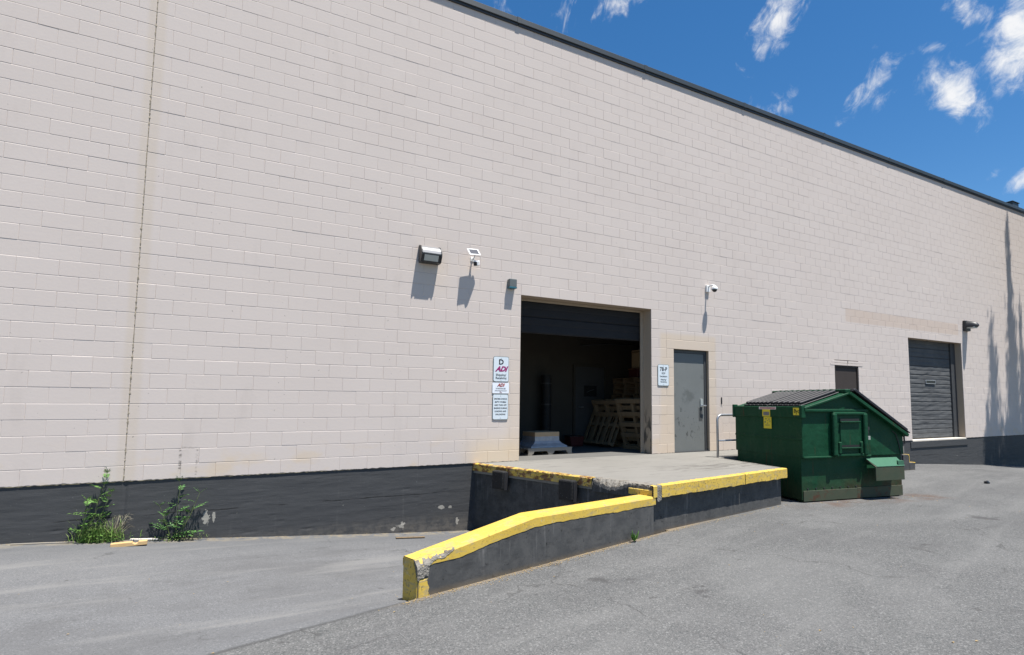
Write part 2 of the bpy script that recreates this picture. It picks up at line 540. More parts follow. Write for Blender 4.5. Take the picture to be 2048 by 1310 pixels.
def asphalt(coarse):
    def f(h):
        co = h.co()
        x, y, z = h.xyz(co)
        lane = h.map(co, (1, 1, 1), (0, 0, R(-14.5)))
        v1 = h.n('ShaderNodeTexVoronoi', {'Vector': co, 'Scale': 150.0 if coarse else 190.0}, feature='F1')
        cell = h.n('ShaderNodeSeparateColor', {0: v1.outputs['Color']}).outputs[0]
        v2 = h.n('ShaderNodeTexVoronoi', {'Vector': co, 'Scale': 88.0}, feature='F1')
        cell2 = h.n('ShaderNodeSeparateColor', {0: v2.outputs['Color']}).outputs[1]
        big = h.noise(co, .42, 6.0, .62, .5)
        med = h.noise(co, 2.6, 6.0, .68, .3)
        fine = h.noise(co, 85.0, 3.0, .7)
        streak = h.noise(h.map(lane, (.22, 1.6, 1)), 1.6, 6.0, .62, .35)
        if coarse:
            c = h.mix(cell, (.074, .074, .073), (.134, .133, .131))
            c = h.mix(h.m('MULTIPLY', h.ss(cell2, .84, .98), .52), c, (.23, .228, .222))
            c = h.mix(h.m('MULTIPLY', h.m('SUBTRACT', 1.0, h.ss(cell2, .08, .24)), .5), c, (.040, .048, .048))
        else:
            c = h.mix(cell, (.098, .100, .104), (.160, .161, .164))
            c = h.mix(h.m('MULTIPLY', h.ss(cell2, .92, .99), .4), c, (.26, .26, .26))
            c = h.mix(h.m('MULTIPLY', h.m('SUBTRACT', 1.0, h.ss(cell2, .04, .14)), .45), c, (.065, .065, .066))
        # broad wear, tyre paths and stains
        c = h.mix(h.m('MULTIPLY', h.ss(big, .46, .66), .30), c, (.17, .168, .164))
        c = h.mix(h.m('MULTIPLY', h.ss(big, .50, .34), .40), c, (.080, .079, .080))
        c = h.mix(h.m('MULTIPLY', h.ss(med, .54, .74), .34), c, (.070, .069, .069))
        c = h.mix(h.m('MULTIPLY', h.ss(streak, .50, .68), .18 if coarse else .5), c, (.195, .192, .186))
        c = h.mix(h.m('MULTIPLY', h.ss(streak, .44, .30), .35), c, (.075, .075, .077))
        spot = h.ss(h.noise(co, 1.15, 4.0, .6, .2), .655, .72)
        c = h.mix(h.m('MULTIPLY', spot, .68), c, (.052, .050, .050))
        drop = h.ss(h.noise(co, 5.5, 3.0, .55), .70, .735)
        c = h.mix(h.m('MULTIPLY', drop, .5), c, (.045, .043, .042))
        wv = h.vm('ADD', co, h.vm('SCALE', h.n('ShaderNodeTexNoise', {'Vector': co, 'Scale': 1.6, 'Detail': 5.0}).outputs[1]))
        cr = h.n('ShaderNodeTexVoronoi', {'Vector': wv, 'Scale': .33}, feature='DISTANCE_TO_EDGE').outputs['Distance']
        cm = h.m('MULTIPLY', h.m('SUBTRACT', 1.0, h.ss(cr, .0016, .0055)), h.ss(h.noise(co, .6, 2), .44, .56))
        c = h.mix(h.m('MULTIPLY', cm, .42), c, (.035, .034, .033))
        if not coarse:
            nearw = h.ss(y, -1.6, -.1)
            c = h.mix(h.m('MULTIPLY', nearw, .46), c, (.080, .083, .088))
            grit = h.m('MULTIPLY', h.ss(h.m('ADD', y, h.m('MULTIPLY', med, .25)), -.22, .02), h.ss(h.noise(co, 7.0, 4.0), .42, .62))
            c = h.mix(h.m('MULTIPLY', grit, .6), c, (.24, .20, .135))
        q = h.m('SUBTRACT', h.m('MULTIPLY', h.m('SUBTRACT', x, 5.866), .25), h.m('MULTIPLY', h.m('ADD', y, 3.687), .968))
        if coarse:
            # dirt collected along the foot of the low wall and dock
            rim = h.m('MULTIPLY', h.m('SUBTRACT', 1.0, h.ss(h.m('ADD', q, h.m('MULTIPLY', med, .14)), .03, .17)), h.band(x, 2.5, 9.6, .3))
            c = h.mix(h.m('MULTIPLY', rim, h.m('ADD', .25, h.m('MULTIPLY', h.ss(med, .35, .6), .5))), c, (.25, .18, .10))
            # rusty run-off by the dumpster
            ru = h.m('MULTIPLY', h.band(x, 9.2, 12.4, .5), h.band(h.m('ADD', y, h.m('MULTIPLY', h.m('SUBTRACT', x, 9.4), .185)), -3.62, -3.0, .14))
            c = h.mix(h.m('MULTIPLY', ru, h.m('MULTIPLY', h.ss(h.noise(co, 2.2, 4), .36, .66), .6)), c, (.090, .052, .036))
        # worn seam where the two pavings meet
        sm_ = h.m('MULTIPLY', h.m('SUBTRACT', 1.0, h.ss(h.m('ABSOLUTE', h.m('ADD', q, h.m('MULTIPLY', h.m('SUBTRACT', med, .5), .10))), .004, .05)), h.m('SUBTRACT', 1.0, h.ss(x, 2.3, 2.7)))
        c = h.mix(h.m('MULTIPLY', sm_, .6), c, (.050, .050, .050))
        hh = h.m('ADD', h.m('MULTIPLY', v1.outputs['Distance'], 1.0), h.m('MULTIPLY', fine, .5))
        return dict(color=c, normal=h.bump(hh, .6 if coarse else .4, .004))
    return f


def m_green(h):
    co = h.co()
    x, y, z = h.xyz(co)
    n1 = h.noise(co, 1.8, 4.0, .6)
    n2 = h.noise(h.map(co, (6, 6, 1.0)), 1.6, 5.0, .65)
    col = h.mix(n1, (.0030, .041, .0165), (.0052, .055, .024))
    col = h.mix(h.m('MULTIPLY', h.ss(n2, .52, .8), .22), col, (.022, .060, .036))
    low = h.m('SUBTRACT', 1.0, h.ss(z, .05, .62))
    rs = h.ss(h.noise(h.map(co, (1.5, 1.5, 1)), 3.0, 6.0, .7), .32, .56)
    side = h.ss(x, .7, 1.3)
    col = h.mix(h.m('MULTIPLY', h.m('MULTIPLY', low, rs), h.m('ADD', .35, h.m('MULTIPLY', side, .65))), col, (.055, .026, .014))
    sc_ = h.ss(h.noise(h.map(co, (2, 2, 12), (0, .3, 0)), 4.0, 5.0, .75), .655, .70)
    col = h.mix(h.m('MULTIPLY', sc_, .45), col, (.085, .115, .095))
    fade = h.ss(h.noise(co, 1.1, 4.0, .6, .4), .50, .72)
    col = h.mix(h.m('MULTIPLY', fade, .30), col, (.018, .082, .046))
    run = h.m('MULTIPLY', h.ss(h.noise(h.map(co, (9, 9, .55)), 1.4, 4.0, .6), .60, .70), h.ss(h.noise(co, 2.0, 2.0), .42, .6))
    col = h.mix(h.m('MULTIPLY', run, .7), col, (.060, .032, .016))
    nick = h.ss(h.noise(co, 19.0, 4.0, .7), .685, .715)
    col = h.mix(h.m('MULTIPLY', nick, .6), col, (.10, .075, .06))
    dent = h.noise(co, 1.9, 3.0, .5)
    return dict(color=col, rough=h.m('ADD', .40, h.m('MULTIPLY', n2, .3)),
                normal=h.bump(h.m('ADD', h.m('MULTIPLY', dent, 1.0), h.m('MULTIPLY', h.noise(co, 30, 3), .05)), .8, .06))


def m_strip(h):
    co = h.co()
    n = h.noise(co, 4.0, 5.0, .65)
    c = h.mix(n, (.030, .055, .034), (.075, .072, .045))
    c = h.mix(h.ss(h.noise(co, 7.0, 5.0, .7), .52, .66), c, (.07, .036, .02))
    return dict(color=c, normal=h.bump(n, .3, .01))


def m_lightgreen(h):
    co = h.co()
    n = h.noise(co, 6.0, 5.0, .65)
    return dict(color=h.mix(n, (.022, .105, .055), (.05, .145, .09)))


def m_rubber(h):
    co = h.co()
    n = h.noise(co, 16.0, 5.0, .7)
    c = h.mix(n, (.008, .008, .008), (.024, .024, .024))
    c = h.mix(h.m('MULTIPLY', h.ss(h.noise(co, 45, 3.0), .68, .71), .6), c, (.18, .18, .17))
    return dict(color=c, normal=h.bump(n, .8, .012))


def m_lid(h):
    co = h.co()
    n = h.noise(co, 5.0, 4.0, .6)
    return dict(color=h.mix(n, (.010, .010, .012), (.021, .021, .025)), normal=h.bump(h.noise(co, 3.0, 3.0), .3, .03))


def m_door(base, hi, scuff):
    def f(h):
        co = h.co()
        x, y, z = h.xyz(co)
        n = h.noise(co, 3.0, 5.0, .65)
        c = h.mix(n, base, hi)
        if scuff:
            k = h.m('MULTIPLY', h.band(z, .25, .95, .12), h.ss(h.noise(h.map(co, (3, 1, 2)), 2.6, 5.0, .7, .8), .55, .64))
            c = h.mix(h.m('MULTIPLY', k, .75), c, (.035, .034, .033))
            k2 = h.m('MULTIPLY', h.band(z, 1.0, 1.7, .15), h.ss(h.noise(co, 3.3, 4.0, .6), .55, .7))
            c = h.mix(h.m('MULTIPLY', k2, .5), c, (.07, .075, .07))
            lock_shade = h.m('MULTIPLY', h.band(x, 10.12, 10.23, .015), h.band(z, .66, .96, .02))  # cast shadow of the keypad lock, painted on the door leaf
            c = h.mix(h.m('MULTIPLY', lock_shade, .7), c, (.03, .03, .03))
        return dict(color=c, normal=h.bump(h.noise(co, 25, 3), .08, .004))
    return f


def m_wood(a, b):
    def f(h):
        co = h.co()
        n = h.noise(h.map(co, (3, 14, 14)), 1.5, 5.0, .6, .5)
        return dict(color=h.mix(n, a, b))
    return f


def m_leaf(a, b):
    def f(h):
        n = h.noise(h.co(), 9.0, 2.0)
        return dict(color=h.mix(h.ss(n, .3, .7), a, b))
    return f


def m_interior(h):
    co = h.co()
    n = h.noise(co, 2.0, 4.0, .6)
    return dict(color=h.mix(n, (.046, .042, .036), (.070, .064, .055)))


def m_plainvar(a, b, s=4.0):
    def f(h):
        return dict(color=h.mix(h.noise(h.co(), s, 4.0, .6), a, b))
    return f


def m_raw(h):
    co = h.co()
    n = h.noise(co, 26.0, 6.0, .75)
    v = h.n('ShaderNodeTexVoronoi', {'Vector': co, 'Scale': 55.0}).outputs['Distance']
    c = h.mix(n, (.13, .118, .10), (.30, .28, .25))
    c = h.mix(h.m('MULTIPLY', h.ss(h.noise(co, 9.0, 3.0), .5, .62), .6), c, (.12, .10, .075))
    return dict(color=c, normal=h.bump(h.m('ADD', n, v), .6, .012))


MAT = dict(
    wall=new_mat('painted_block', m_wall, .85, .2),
    plinth=new_mat('charcoal_foundation', m_plinth, .7, .3),
    dockwall=new_mat('charcoal_concrete', m_dockwall, .75, .3),
    yellow=new_mat('worn_yellow_paint', m_yellow(.5, 0, 1.0), .6, .3),
    yellow_clean=new_mat('yellow_paint', m_yellow(.35, 0, .35), .6, .3),
    yellow_rust=new_mat('rusty_yellow_steel', m_yellow(.4, .62, .6), .65, .3),
    concrete=new_mat('dock_concrete', m_concrete, .85, .2),
    rawconc=new_mat('broken_concrete', m_raw, .95, .1),
    lot=new_mat('coarse_asphalt', asphalt(True), .9, .2),
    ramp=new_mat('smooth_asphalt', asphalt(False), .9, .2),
    green=new_mat('green_steel', m_green, .45, .2),
    green_strip=new_mat('dull_green_steel', m_strip, .6, .3),
    green_light=new_mat('sunlit_green_steel', m_lightgreen, .45, .5),  # lighter green paints the lit look of the pocket top and gusset
    rubber=new_mat('black_rubber', m_rubber, .7, .3),
    lid=new_mat('black_plastic_lid', m_lid, .5, .3),
    coping=new_mat('slate_metal_coping', m_plainvar((.028, .035, .039), (.045, .054, .059), 2), .45, .5),
    coping_dark=new_mat('dark_metal_drip', m_plainvar((.030, .032, .034), (.045, .047, .05), 3), .5, .4),
    sealant=new_mat('weathered_sealant', m_plainvar((.17, .145, .11), (.36, .31, .24), 12), .9, .1),
    graydoor=new_mat('gray_door_paint', m_door((.135, .143, .138), (.175, .183, .178), True), .6, .25),
    browndoor=new_mat('brown_door_paint', m_door((.042, .034, .031), (.055, .046, .042), False), .7, .15),
    darkframe=new_mat('dark_door_frame', m_plainvar((.045, .047, .05), (.065, .067, .07), 4), .5, .4),
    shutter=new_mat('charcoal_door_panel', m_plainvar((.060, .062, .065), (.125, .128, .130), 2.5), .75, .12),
    shutter_shaded=new_mat('shaded_door_panel', m_plainvar((.018, .018, .020), (.032, .032, .034), 3), .75, .12),  # darker copy of the door panel, with the doorway's shade in its colour
    tanframe=new_mat('tan_steel_jamb', m_plainvar((.30, .24, .18), (.38, .31, .24), 3), .6, .3),
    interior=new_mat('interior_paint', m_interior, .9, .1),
    intfloor=new_mat('interior_slab', m_plainvar((.10, .097, .09), (.16, .155, .145), 2), .7, .3),
    wood=new_mat('pallet_wood', m_wood((.13, .092, .055), (.235, .175, .11)), .85, .15),
    wood_dark=new_mat('old_pallet_wood', m_wood((.16, .10, .06), (.26, .17, .10)), .85, .15),
    lumber=new_mat('fresh_lumber', m_wood((.42, .27, .11), (.60, .42, .22)), .8, .2),
    paperwhite=new_mat('bleached_wood', m_wood((.52, .47, .40), (.68, .63, .56)), .85, .15),
    steel=new_mat('galvanised_steel', m_plainvar((.30, .31, .33), (.42, .43, .45), 6), .38, .5, .6),
    chrome=new_mat('brushed_steel', (.62, .62, .62), .28, .5, .9),
    white=new_mat('white_plastic', (.74, .74, .73), .4, .5),
    black=new_mat('black_plastic', (.010, .010, .011), .35, .5),
    solar=new_mat('solar_cell', m_plainvar((.055, .06, .075), (.075, .08, .10), 30), .2, .5),
    lampmetal=new_mat('lamp_grey_metal', m_plainvar((.20, .20, .205), (.26, .26, .265), 5), .35, .5, .3),
    bronze=new_mat('dark_bronze_metal', m_plainvar((.018, .018, .020), (.030, .030, .033), 5), .45, .5),
    lens=new_mat('frosted_lens', (.42, .43, .40), .25, .6),
    teal=new_mat('teal_plastic', (.012, .10, .14), .4, .5),
    grayplastic=new_mat('grey_plastic', m_plainvar((.085, .10, .10), (.12, .135, .135), 20), .5, .4),
    signface=new_mat('reflective_sign_face', (.60, .66, .70), .4, .4),
    signwhite=new_mat('white_sign_face', (.72, .75, .80), .4, .4),
    signedge=new_mat('grey_sign_border', (.15, .185, .185), .5, .4),
    ink=new_mat('black_ink', (.018, .019, .02), .6, .2),
    inkgrey=new_mat('grey_ink', (.10, .115, .12), .6, .2),
    magenta=new_mat('magenta_ink', (.27, .022, .13), .6, .2),
    redink=new_mat('red_ink', (.33, .06, .05), .6, .2),
    stickeryellow=new_mat('yellow_sticker', m_plainvar((.62, .50, .03), (.70, .58, .06), 20), .5, .3),
    stickerpink=new_mat('pale_sticker', (.60, .50, .50), .5, .3),
    paleboard=new_mat('grey_pallet_wood', m_wood((.20, .18, .15), (.32, .29, .25)), .85, .15),
    wrap=new_mat('shrink_wrap', m_plainvar((.22, .23, .255), (.42, .43, .45), 9), .25, .6),
    card=new_mat('cardboard', m_plainvar((.36, .25, .15), (.46, .34, .21), 5), .8, .2),
    redbox=new_mat('dull_red_plastic', (.085, .018, .016), .6, .3),
    leaf=new_mat('weed_leaf', m_leaf((.065, .16, .026), (.15, .28, .06)), .55, .35),
    leaf2=new_mat('weed_leaf_dark', m_leaf((.045, .135, .030), (.11, .235, .06)), .55, .35),
    grass=new_mat('grass_blade', m_leaf((.10, .19, .035), (.21, .28, .08)), .6, .3),
    dry=new_mat('dry_stalk', m_leaf((.24, .20, .14), (.38, .34, .26)), .8, .2),
    stem=new_mat('weed_stem', (.11, .14, .05), .7, .2),
    bark=new_mat('bark', m_plainvar((.06, .045, .035), (.11, .085, .065), 8), .9, .1),
    treeleaf=new_mat('tree_leaf', m_leaf((.03, .07, .015), (.06, .11, .03)), .6, .3),
    litter=new_mat('leaf_litter', m_plainvar((.20, .13, .055), (.44, .34, .18), 30), .9, .1),
)

# ------------------------------------------------------------------ ground levels
CX, CY = 5.866, -3.687
WA = R(14.5)
WX, WY = -math.cos(WA), -math.sin(WA)            # along the low wall, away from the dock
NX, NY = -math.sin(WA), math.cos(WA)             # to the truck-ramp side


def lot_z(x, y):
    return -.585-.006*softplus(min(9-x, 14), 1.5)-.058*softplus(min(x-17.0, 14), 1.0)


def ramp_z(x, y):
    s = (x-CX)*WX+(y-CY)*WY
    v = (x-CX)*NX+(y-CY)*NY
    d = .53*softplus(1-(max(s, 0)/5.9)**1.1, .06)*sstep(v/.9)
    if s < 3.4:
        d = .53*softplus(1-(max(s, 0)/5.9)**1.1, .06)*max(sstep(v/.9), sstep((3.6-s)/.8)*.8, 0)
        if v >= .9:
            d = .53*softplus(1-(max(s, 0)/5.9)**1.1, .06)
    return lot_z(x, y)-d


def pt(s, v):
    return CX+WX*s+NX*v, CY+WY*s+NY*v


def grid(name, ss, vv, zf, mat):
    mb = MB()
    for s in ss:
        for v in vv:
            x, y = pt(s, v)
            mb.v.append((x, y, zf(x, y)))
    n = len(vv)
    for i in range(len(ss)-1):
        for j in range(n-1):
            a = i*n+j
            mb.f.append((a, a+1, a+n+1, a+n))
    o = mb.build(name, mat, smooth=True)
    o['kind'] = 'structure'
    return o


def seq(a, b, d):
    n = max(1, int(round((b-a)/d)))
    return [a+(b-a)*i/n for i in range(n+1)]


near = seq(-14, 14, .35)
lot_s = [-160, -80, -40, -28, -20] + near + [20, 40, 80, 160]
lot_v = [-160, -80, -40, -20] + seq(-12, 0, .4)
grid('parking_lot', lot_s, lot_v, lot_z, MAT['lot'])
grid('parking_lot', [-160, -80, -40, -28] + seq(-22, -.3, .4), seq(0, 12, .4), lot_z, MAT['lot'])
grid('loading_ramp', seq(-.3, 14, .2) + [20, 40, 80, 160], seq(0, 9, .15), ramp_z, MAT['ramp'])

# ------------------------------------------------------------------ warehouse
wh_o = thing('warehouse', 'long pale painted concrete-block warehouse with charcoal foundation and dark metal roof edge', 'building')
U, V = .4064, .2032
rng = random.Random(7)
# openings: (col0, col1, row0, row1)
OPEN = [(14.0, 21.5, 0, 15), (23.0, 25.5, 0, 11), (36.6, 39.15, 0, 10.25), (45.25, 52.75, 0, 15)]
LINTEL = [(22.5, 26.0, 11)]
C0, C1 = -30, 100


def block_wall():
    mb = MB()
    tones = []

    rowdy = 0.0

    def block(x0, x1, z0, z1, rowdy):
        gs = rng.uniform(.0030, .0050)                  # side arris
        gb = rng.uniform(.0015, .0030)                  # bottom arris, sharp
        gt = rng.uniform(.0095, .0130)                  # top arris, rounded over with paint
        dy = max(-.0045, min(.003, rng.gauss(0, .00055)+rowdy))
        tx = rng.gauss(0, .0011)
        tz = rng.gauss(0, .0008)
        t = min(1, max(0, rng.gauss(.35, .22)))
        cx, cz = (x0+x1)/2, (z0+z1)/2
        ym = .0046
        e = .0012

        def fy(x, z):
            return dy+(z-cz)*tx+(x-cx)*tz
        a = [(x0+gs, z0+gb), (x1-gs, z0+gb), (x1-gs, z1-gt), (x0+gs, z1-gt)]
        b = [(x0+e, z0+e*.5), (x1-e, z0+e*.5), (x1-e, z1-e), (x0+e, z1-e)]
        c = [(x0, z0), (x1, z0), (x1, z1), (x0, z1)]
        # many joints are partly filled with paint
        deep = [rng.uniform(.0028, .0044), rng.uniform(.0014, .0036), rng.uniform(.0034, .0044), rng.uniform(.0014, .0036)]
        i = len(mb.v)
        mb.v += [(p[0], fy(*p), p[1]) for p in a]
        dd = [max(deep[3], deep[0]), max(deep[0], deep[1]), max(deep[1], deep[2]), max(deep[2], deep[3])]
        mb.v += [(p[0], max(dd[k], fy(*p)+.0008), p[1]) for k, p in enumerate(b)]
        mb.v += [(p[0], max(ym*.8, fy(*p)+.001), p[1]) for p in c]
        mb.f.append((i, i+1, i+2, i+3))
        for k in range(4):
            k2 = (k+1) % 4
            mb.f.append((i+4+k, i+4+k2, i+k2, i+k))
            mb.f.append((i+8+k, i+8+k2, i+4+k2, i+4+k))
        tones.extend([t]*9)

    def spans(c0, c1, row):
        out = [(c0, c1)]
        for (a, b, r0, r1) in OPEN:
            if r0 <= row < r1:
                nxt = []
                for (p, q) in out:
                    if b <= p or a >= q:
                        nxt.append((p, q))
                        continue
                    if a > p:
                        nxt.append((p, a))
                    if b < q:
                        nxt.append((b, q))
                out = nxt
        return out
    for row in range(0, 41):
        z0, z1 = row*V, (row+1)*V
        rowdy = rng.gauss(0, .00035)
        off = .5 if row % 2 == 0 else 0.0
        joints = [c for c in [k+off for k in range(C0, C1)] if C0 < c < C1]
        joints = [c for c in joints if rng.random() > .03 or abs(c) < 1]
        special = [(l[0], l[1]) for l in LINTEL if l[2] == row]
        for (p, q) in spans(C0, C1, row):
            cuts = [p]+[c for c in joints if p+.12 < c < q-.12]+[q]
            if p < 0 < q:
                cuts = sorted(set(cuts+[0.0]))
            for (a, b) in special:
                if a < p or b > q:
                    continue
                cuts = sorted(set([c for c in cuts if not (a < c < b)]+[a, b]))
            if row == 10 and p < 39 and q > 36:
                pass
            for a, b in zip(cuts[:-1], cuts[1:]):
                x0, x1 = a*U, b*U
                if a == 0.0:
                    x0 = .0035
                if b == 0.0:
                    x1 = -.0035
                zz0 = z0
                if row == 10 and 36.6 <= (a+b)/2 <= 39.15:
                    zz0 = 10.25*V
                block(x0, x1, zz0, z1, rowdy)
    # reveals
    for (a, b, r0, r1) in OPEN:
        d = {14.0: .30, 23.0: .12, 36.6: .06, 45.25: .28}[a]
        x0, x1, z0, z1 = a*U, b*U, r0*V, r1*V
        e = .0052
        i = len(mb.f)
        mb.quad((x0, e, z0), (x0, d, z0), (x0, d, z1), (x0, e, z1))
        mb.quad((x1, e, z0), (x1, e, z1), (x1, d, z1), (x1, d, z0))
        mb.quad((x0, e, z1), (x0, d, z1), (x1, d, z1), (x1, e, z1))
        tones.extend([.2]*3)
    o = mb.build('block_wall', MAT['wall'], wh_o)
    at = o.data.attributes.new('tone', 'FLOAT', 'FACE')
    at.data.foreach_set('value', tones)
    return o


block_wall()

# thin brick lintel over the brown door
mb = MB()
for x0, x1 in ((36.15, 37.9), (37.93, 39.6)):
    mb.box(x0*U, x1*U, -.006, .02, 10.3*V, 10.58*V, bev=.003)
    mb.box((x0+.1)*U, (x1+.05)*U, -.004, .02, 10.62*V, 10.92*V, bev=.003)
mb.build_pieces('lintel', MAT['wall'], wh_o)

# expansion joint with crumbling sealant
mb = MB()
zz = 0.0
prev = None
while zz < 8.3:
    w1 = .006+rng.uniform(-.003, .004)
    cxj = rng.uniform(-.004, .004)
    yy = .003+rng.uniform(-.004, .003)+(.012 if rng.random() < .07 else 0)
    cur = ((-.009+cxj-abs(w1)*.3, yy, zz), (.009+cxj+abs(w1)*.3, yy+rng.uniform(-.004, .004), zz))
    if prev:
        mb.quad(prev[0], prev[1], cur[1], cur[0])
    prev = cur
    zz += rng.uniform(.012, .035)
mb.build('expansion_joint', MAT['sealant'], wh_o)

# foundation: board-formed, rough
mb = MB()
zr = seq(-1.5, -.0015, .03)


def found(xa, xb, dx):
    xs = seq(xa, xb, dx)
    i0 = len(mb.v)
    for x in xs:
        for z in zr:
            n = mnoise.fractal(Vector((x*2.2, 3.1, z*11)), .9, 2.1, 4)*.0022+mnoise.noise(Vector((x*.8, 9, z*3)))*.0015
            n += .012*max(0, mnoise.noise(Vector((x*4, 1.7, z*23)))-.45)*(1 if z < -.35 else .4)
            edge = .0 if z > -.01 else 1
            g = .014*math.exp(-((x-.02)/.009)**2)
            mb.v.append((x, .014+n*edge+g, z+(rng.uniform(-.006, .002) if z > -.004 else 0)))
    m = len(zr)
    for i in range(len(xs)-1):
        for j in range(m-1):
            a = i0+i*m+j
            mb.f.append((a, a+1, a+m+1, a+m))


found(-12, -1.5, .15)
found(-1.5, 6.2, .03)
found(6.2, 40, .12)
mb.build('foundation', MAT['plinth'], wh_o)

# roof edge
mb = MB()
xs = [-12] + [-9.7+3.05*k for k in range(0, 17)]
for a, b in zip(xs[:-1], xs[1:]):
    dz = rng.uniform(-.004, .004)
    mb.box(a+.003, b-.003, -.052, .30, 8.308+dz, 8.420+dz, bev=.008)
    mb.box(b-.045, b+.045, -.058, .305, 8.302+dz, 8.425+dz, bev=.006)
mb.build('roof_coping', MAT['coping'], wh_o)
mb = MB()
for a, b in zip(xs[:-1], xs[1:]):
    mb.box(a, b-.012, -.030, .02, 8.262, 8.302, bev=.004)
mb.build('drip_edge', MAT['coping_dark'], wh_o)
mb = MB()
mb.box(25.80, 26.30, .05, .40, 8.43, 8.62, bev=.012)
mb.box(25.77, 26.33, .02, .44, 8.62, 8.65, bev=.008)
mb.build('roof_hood', MAT['coping'], wh_o)

# building shell behind the wall
mb = MB()
mb.box(-12, 40, .32, 30, 8.20, 8.25)
mb.build('roof_deck', MAT['coping_dark'], wh_o)
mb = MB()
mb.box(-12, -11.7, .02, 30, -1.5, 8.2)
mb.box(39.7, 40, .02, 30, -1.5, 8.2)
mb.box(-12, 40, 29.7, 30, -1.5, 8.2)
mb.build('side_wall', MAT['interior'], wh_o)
mb = MB()
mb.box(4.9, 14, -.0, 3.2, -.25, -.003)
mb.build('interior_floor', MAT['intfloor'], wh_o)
mb = MB()
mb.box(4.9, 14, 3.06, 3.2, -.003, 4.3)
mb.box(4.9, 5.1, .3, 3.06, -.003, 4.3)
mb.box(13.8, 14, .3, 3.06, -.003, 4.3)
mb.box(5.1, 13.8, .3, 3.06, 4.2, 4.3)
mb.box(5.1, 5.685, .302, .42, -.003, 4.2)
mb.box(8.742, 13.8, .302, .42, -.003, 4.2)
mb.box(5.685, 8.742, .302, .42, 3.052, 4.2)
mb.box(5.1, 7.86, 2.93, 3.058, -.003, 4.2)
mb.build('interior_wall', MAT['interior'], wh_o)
# pipe along the inner wall
mb = MB()
mb.tube([(8.75, 2.9, 2.52), (9.6, 2.9, 2.60), (11.5, 2.9, 2.62)], .02)
mb.tube([(8.7, 2.95, 2.70), (11.5, 2.95, 2.78)], .012)
mb.build_pieces('ceiling_pipe', MAT['darkframe'], wh_o)
# interior door with a dark notice
mb = MB()
mb.box(8.66, 9.54, 3.02, 3.058, 0, 1.98, bev=.004)
ind = mb.build('interior_door', MAT['darkframe'], wh_o)
mb = MB()
mb.box(8.60, 8.66, 3.0, 3.058, 0, 2.04)
mb.box(9.54, 9.60, 3.0, 3.058, 0, 2.04)
mb.box(8.66, 9.54, 3.0, 3.058, 1.98, 2.04)
mb.build('door_frame', MAT['interior'], ind)
mb = MB()
mb.box(8.92, 9.30, 3.008, 3.02, 1.22, 1.50, bev=.003)
mb.build('notice', MAT['ink'], ind)
mb = MB()
mb.tube([(9.0, 3.004, 1.33), (9.1, 3.004, 1.37), (9.22, 3.004, 1.40)], .008)
mb.build('notice_mark', MAT['grayplastic'], ind)
mb = MB()
mb.tube([(8.75, 3.02, .95), (8.75, 2.95, .95), (8.86, 2.95, .95)], .012)
mb.build('lever_handle', MAT['steel'], ind)

# steel jamb channel of the open doorway
mb = MB()
mb.box(8.66, 8.738, .27, .300, 0, 3.04, bev=.003)
mb.box(5.69, 8.66, .27, .300, 3.00, 3.045, bev=.003)
mb.build('door_jamb', MAT['tanframe'], wh_o)


def sectional(name, x0, x1, y, z0, z1, n, mat='shutter', dents=0.0):
    mb = MB()
    hgt = (z1-z0)/n
    r2 = random.Random(3)
    for k in range(n):
        a = z0+k*hgt
        nx = 24
        prof = [(0.0, .016), (.03, .004), (.10, .0), (.30, .003), (.46, .006), (.50, .009), (.54, .006), (.60, .002), (.80, .0), (.92, .002), (.965, .012), (.999, .024)]
        base = len(mb.v)
        for i in range(nx+1):
            x = x0+(x1-x0)*i/nx
            for (t, d) in prof:
                q = dents*(mnoise.noise(Vector((x*2.2, k*3.3, t*3)))+.6*mnoise.noise(Vector((x*5, k*7.3, t*5))))
                if i == 0 or i == nx:
                    q = .004
                mb.v.append((x, y+d+q, a+t*hgt))
        m = len(prof)
        for i in range(nx):
            for j in range(m-1):
                c = base+i*m+j
                mb.f.append((c, c+1, c+m+1, c+m))
    o = mb.build(name, MAT[mat], wh_o)
    mb = MB()
    mb.box(x0, x1, y+.03, y+.05, z0, z1)
    mb.build('door_backing', MAT['darkframe'], o)
    return o


od = sectional('overhead_door', 5.69, 8.735, .33, 2.395, 3.35, 3, 'shutter_shaded', dents=.004)
od2 = sectional('overhead_door', 45.25*U+.002, 52.75*U-.28, .24, .03, 3.08, 11, dents=.009)
mb = MB()
mb.box(52.75*U-.28, 52.75*U-.002, .20, .279, 0, 3.046)
mb.build('door_track', MAT['darkframe'], od2)
mb = MB()
for (a, b, c, d) in ((19.66, 20.22, 1.70, 1.72), (19.66, 20.22, 1.80, 1.82), (19.66, 19.68, 1.72, 1.80), (20.20, 20.22, 1.72, 1.80)):
    mb.box(a, b, .215, .25, c, d, bev=.003)
mb.build('grip_frame', MAT['steel'], od2)
mb = MB()
mb.box(19.68, 20.20, .224, .25, 1.72, 1.80)
mb.build('grip_slot', MAT['black'], od2)
mb = MB()
mb.box(45.25*U, 52.75*U, -.012, .30, -.035, .012, bev=.006)
mb.build('door_sill', MAT['paperwhite'], wh_o)
# crack-edged lip below the far sill
mb = MB()
mb.box(45.0*U, 53.0*U, -.010, .02, -.22, -.036, bev=.006)
mb.build('sill_apron', MAT['plinth'], wh_o)

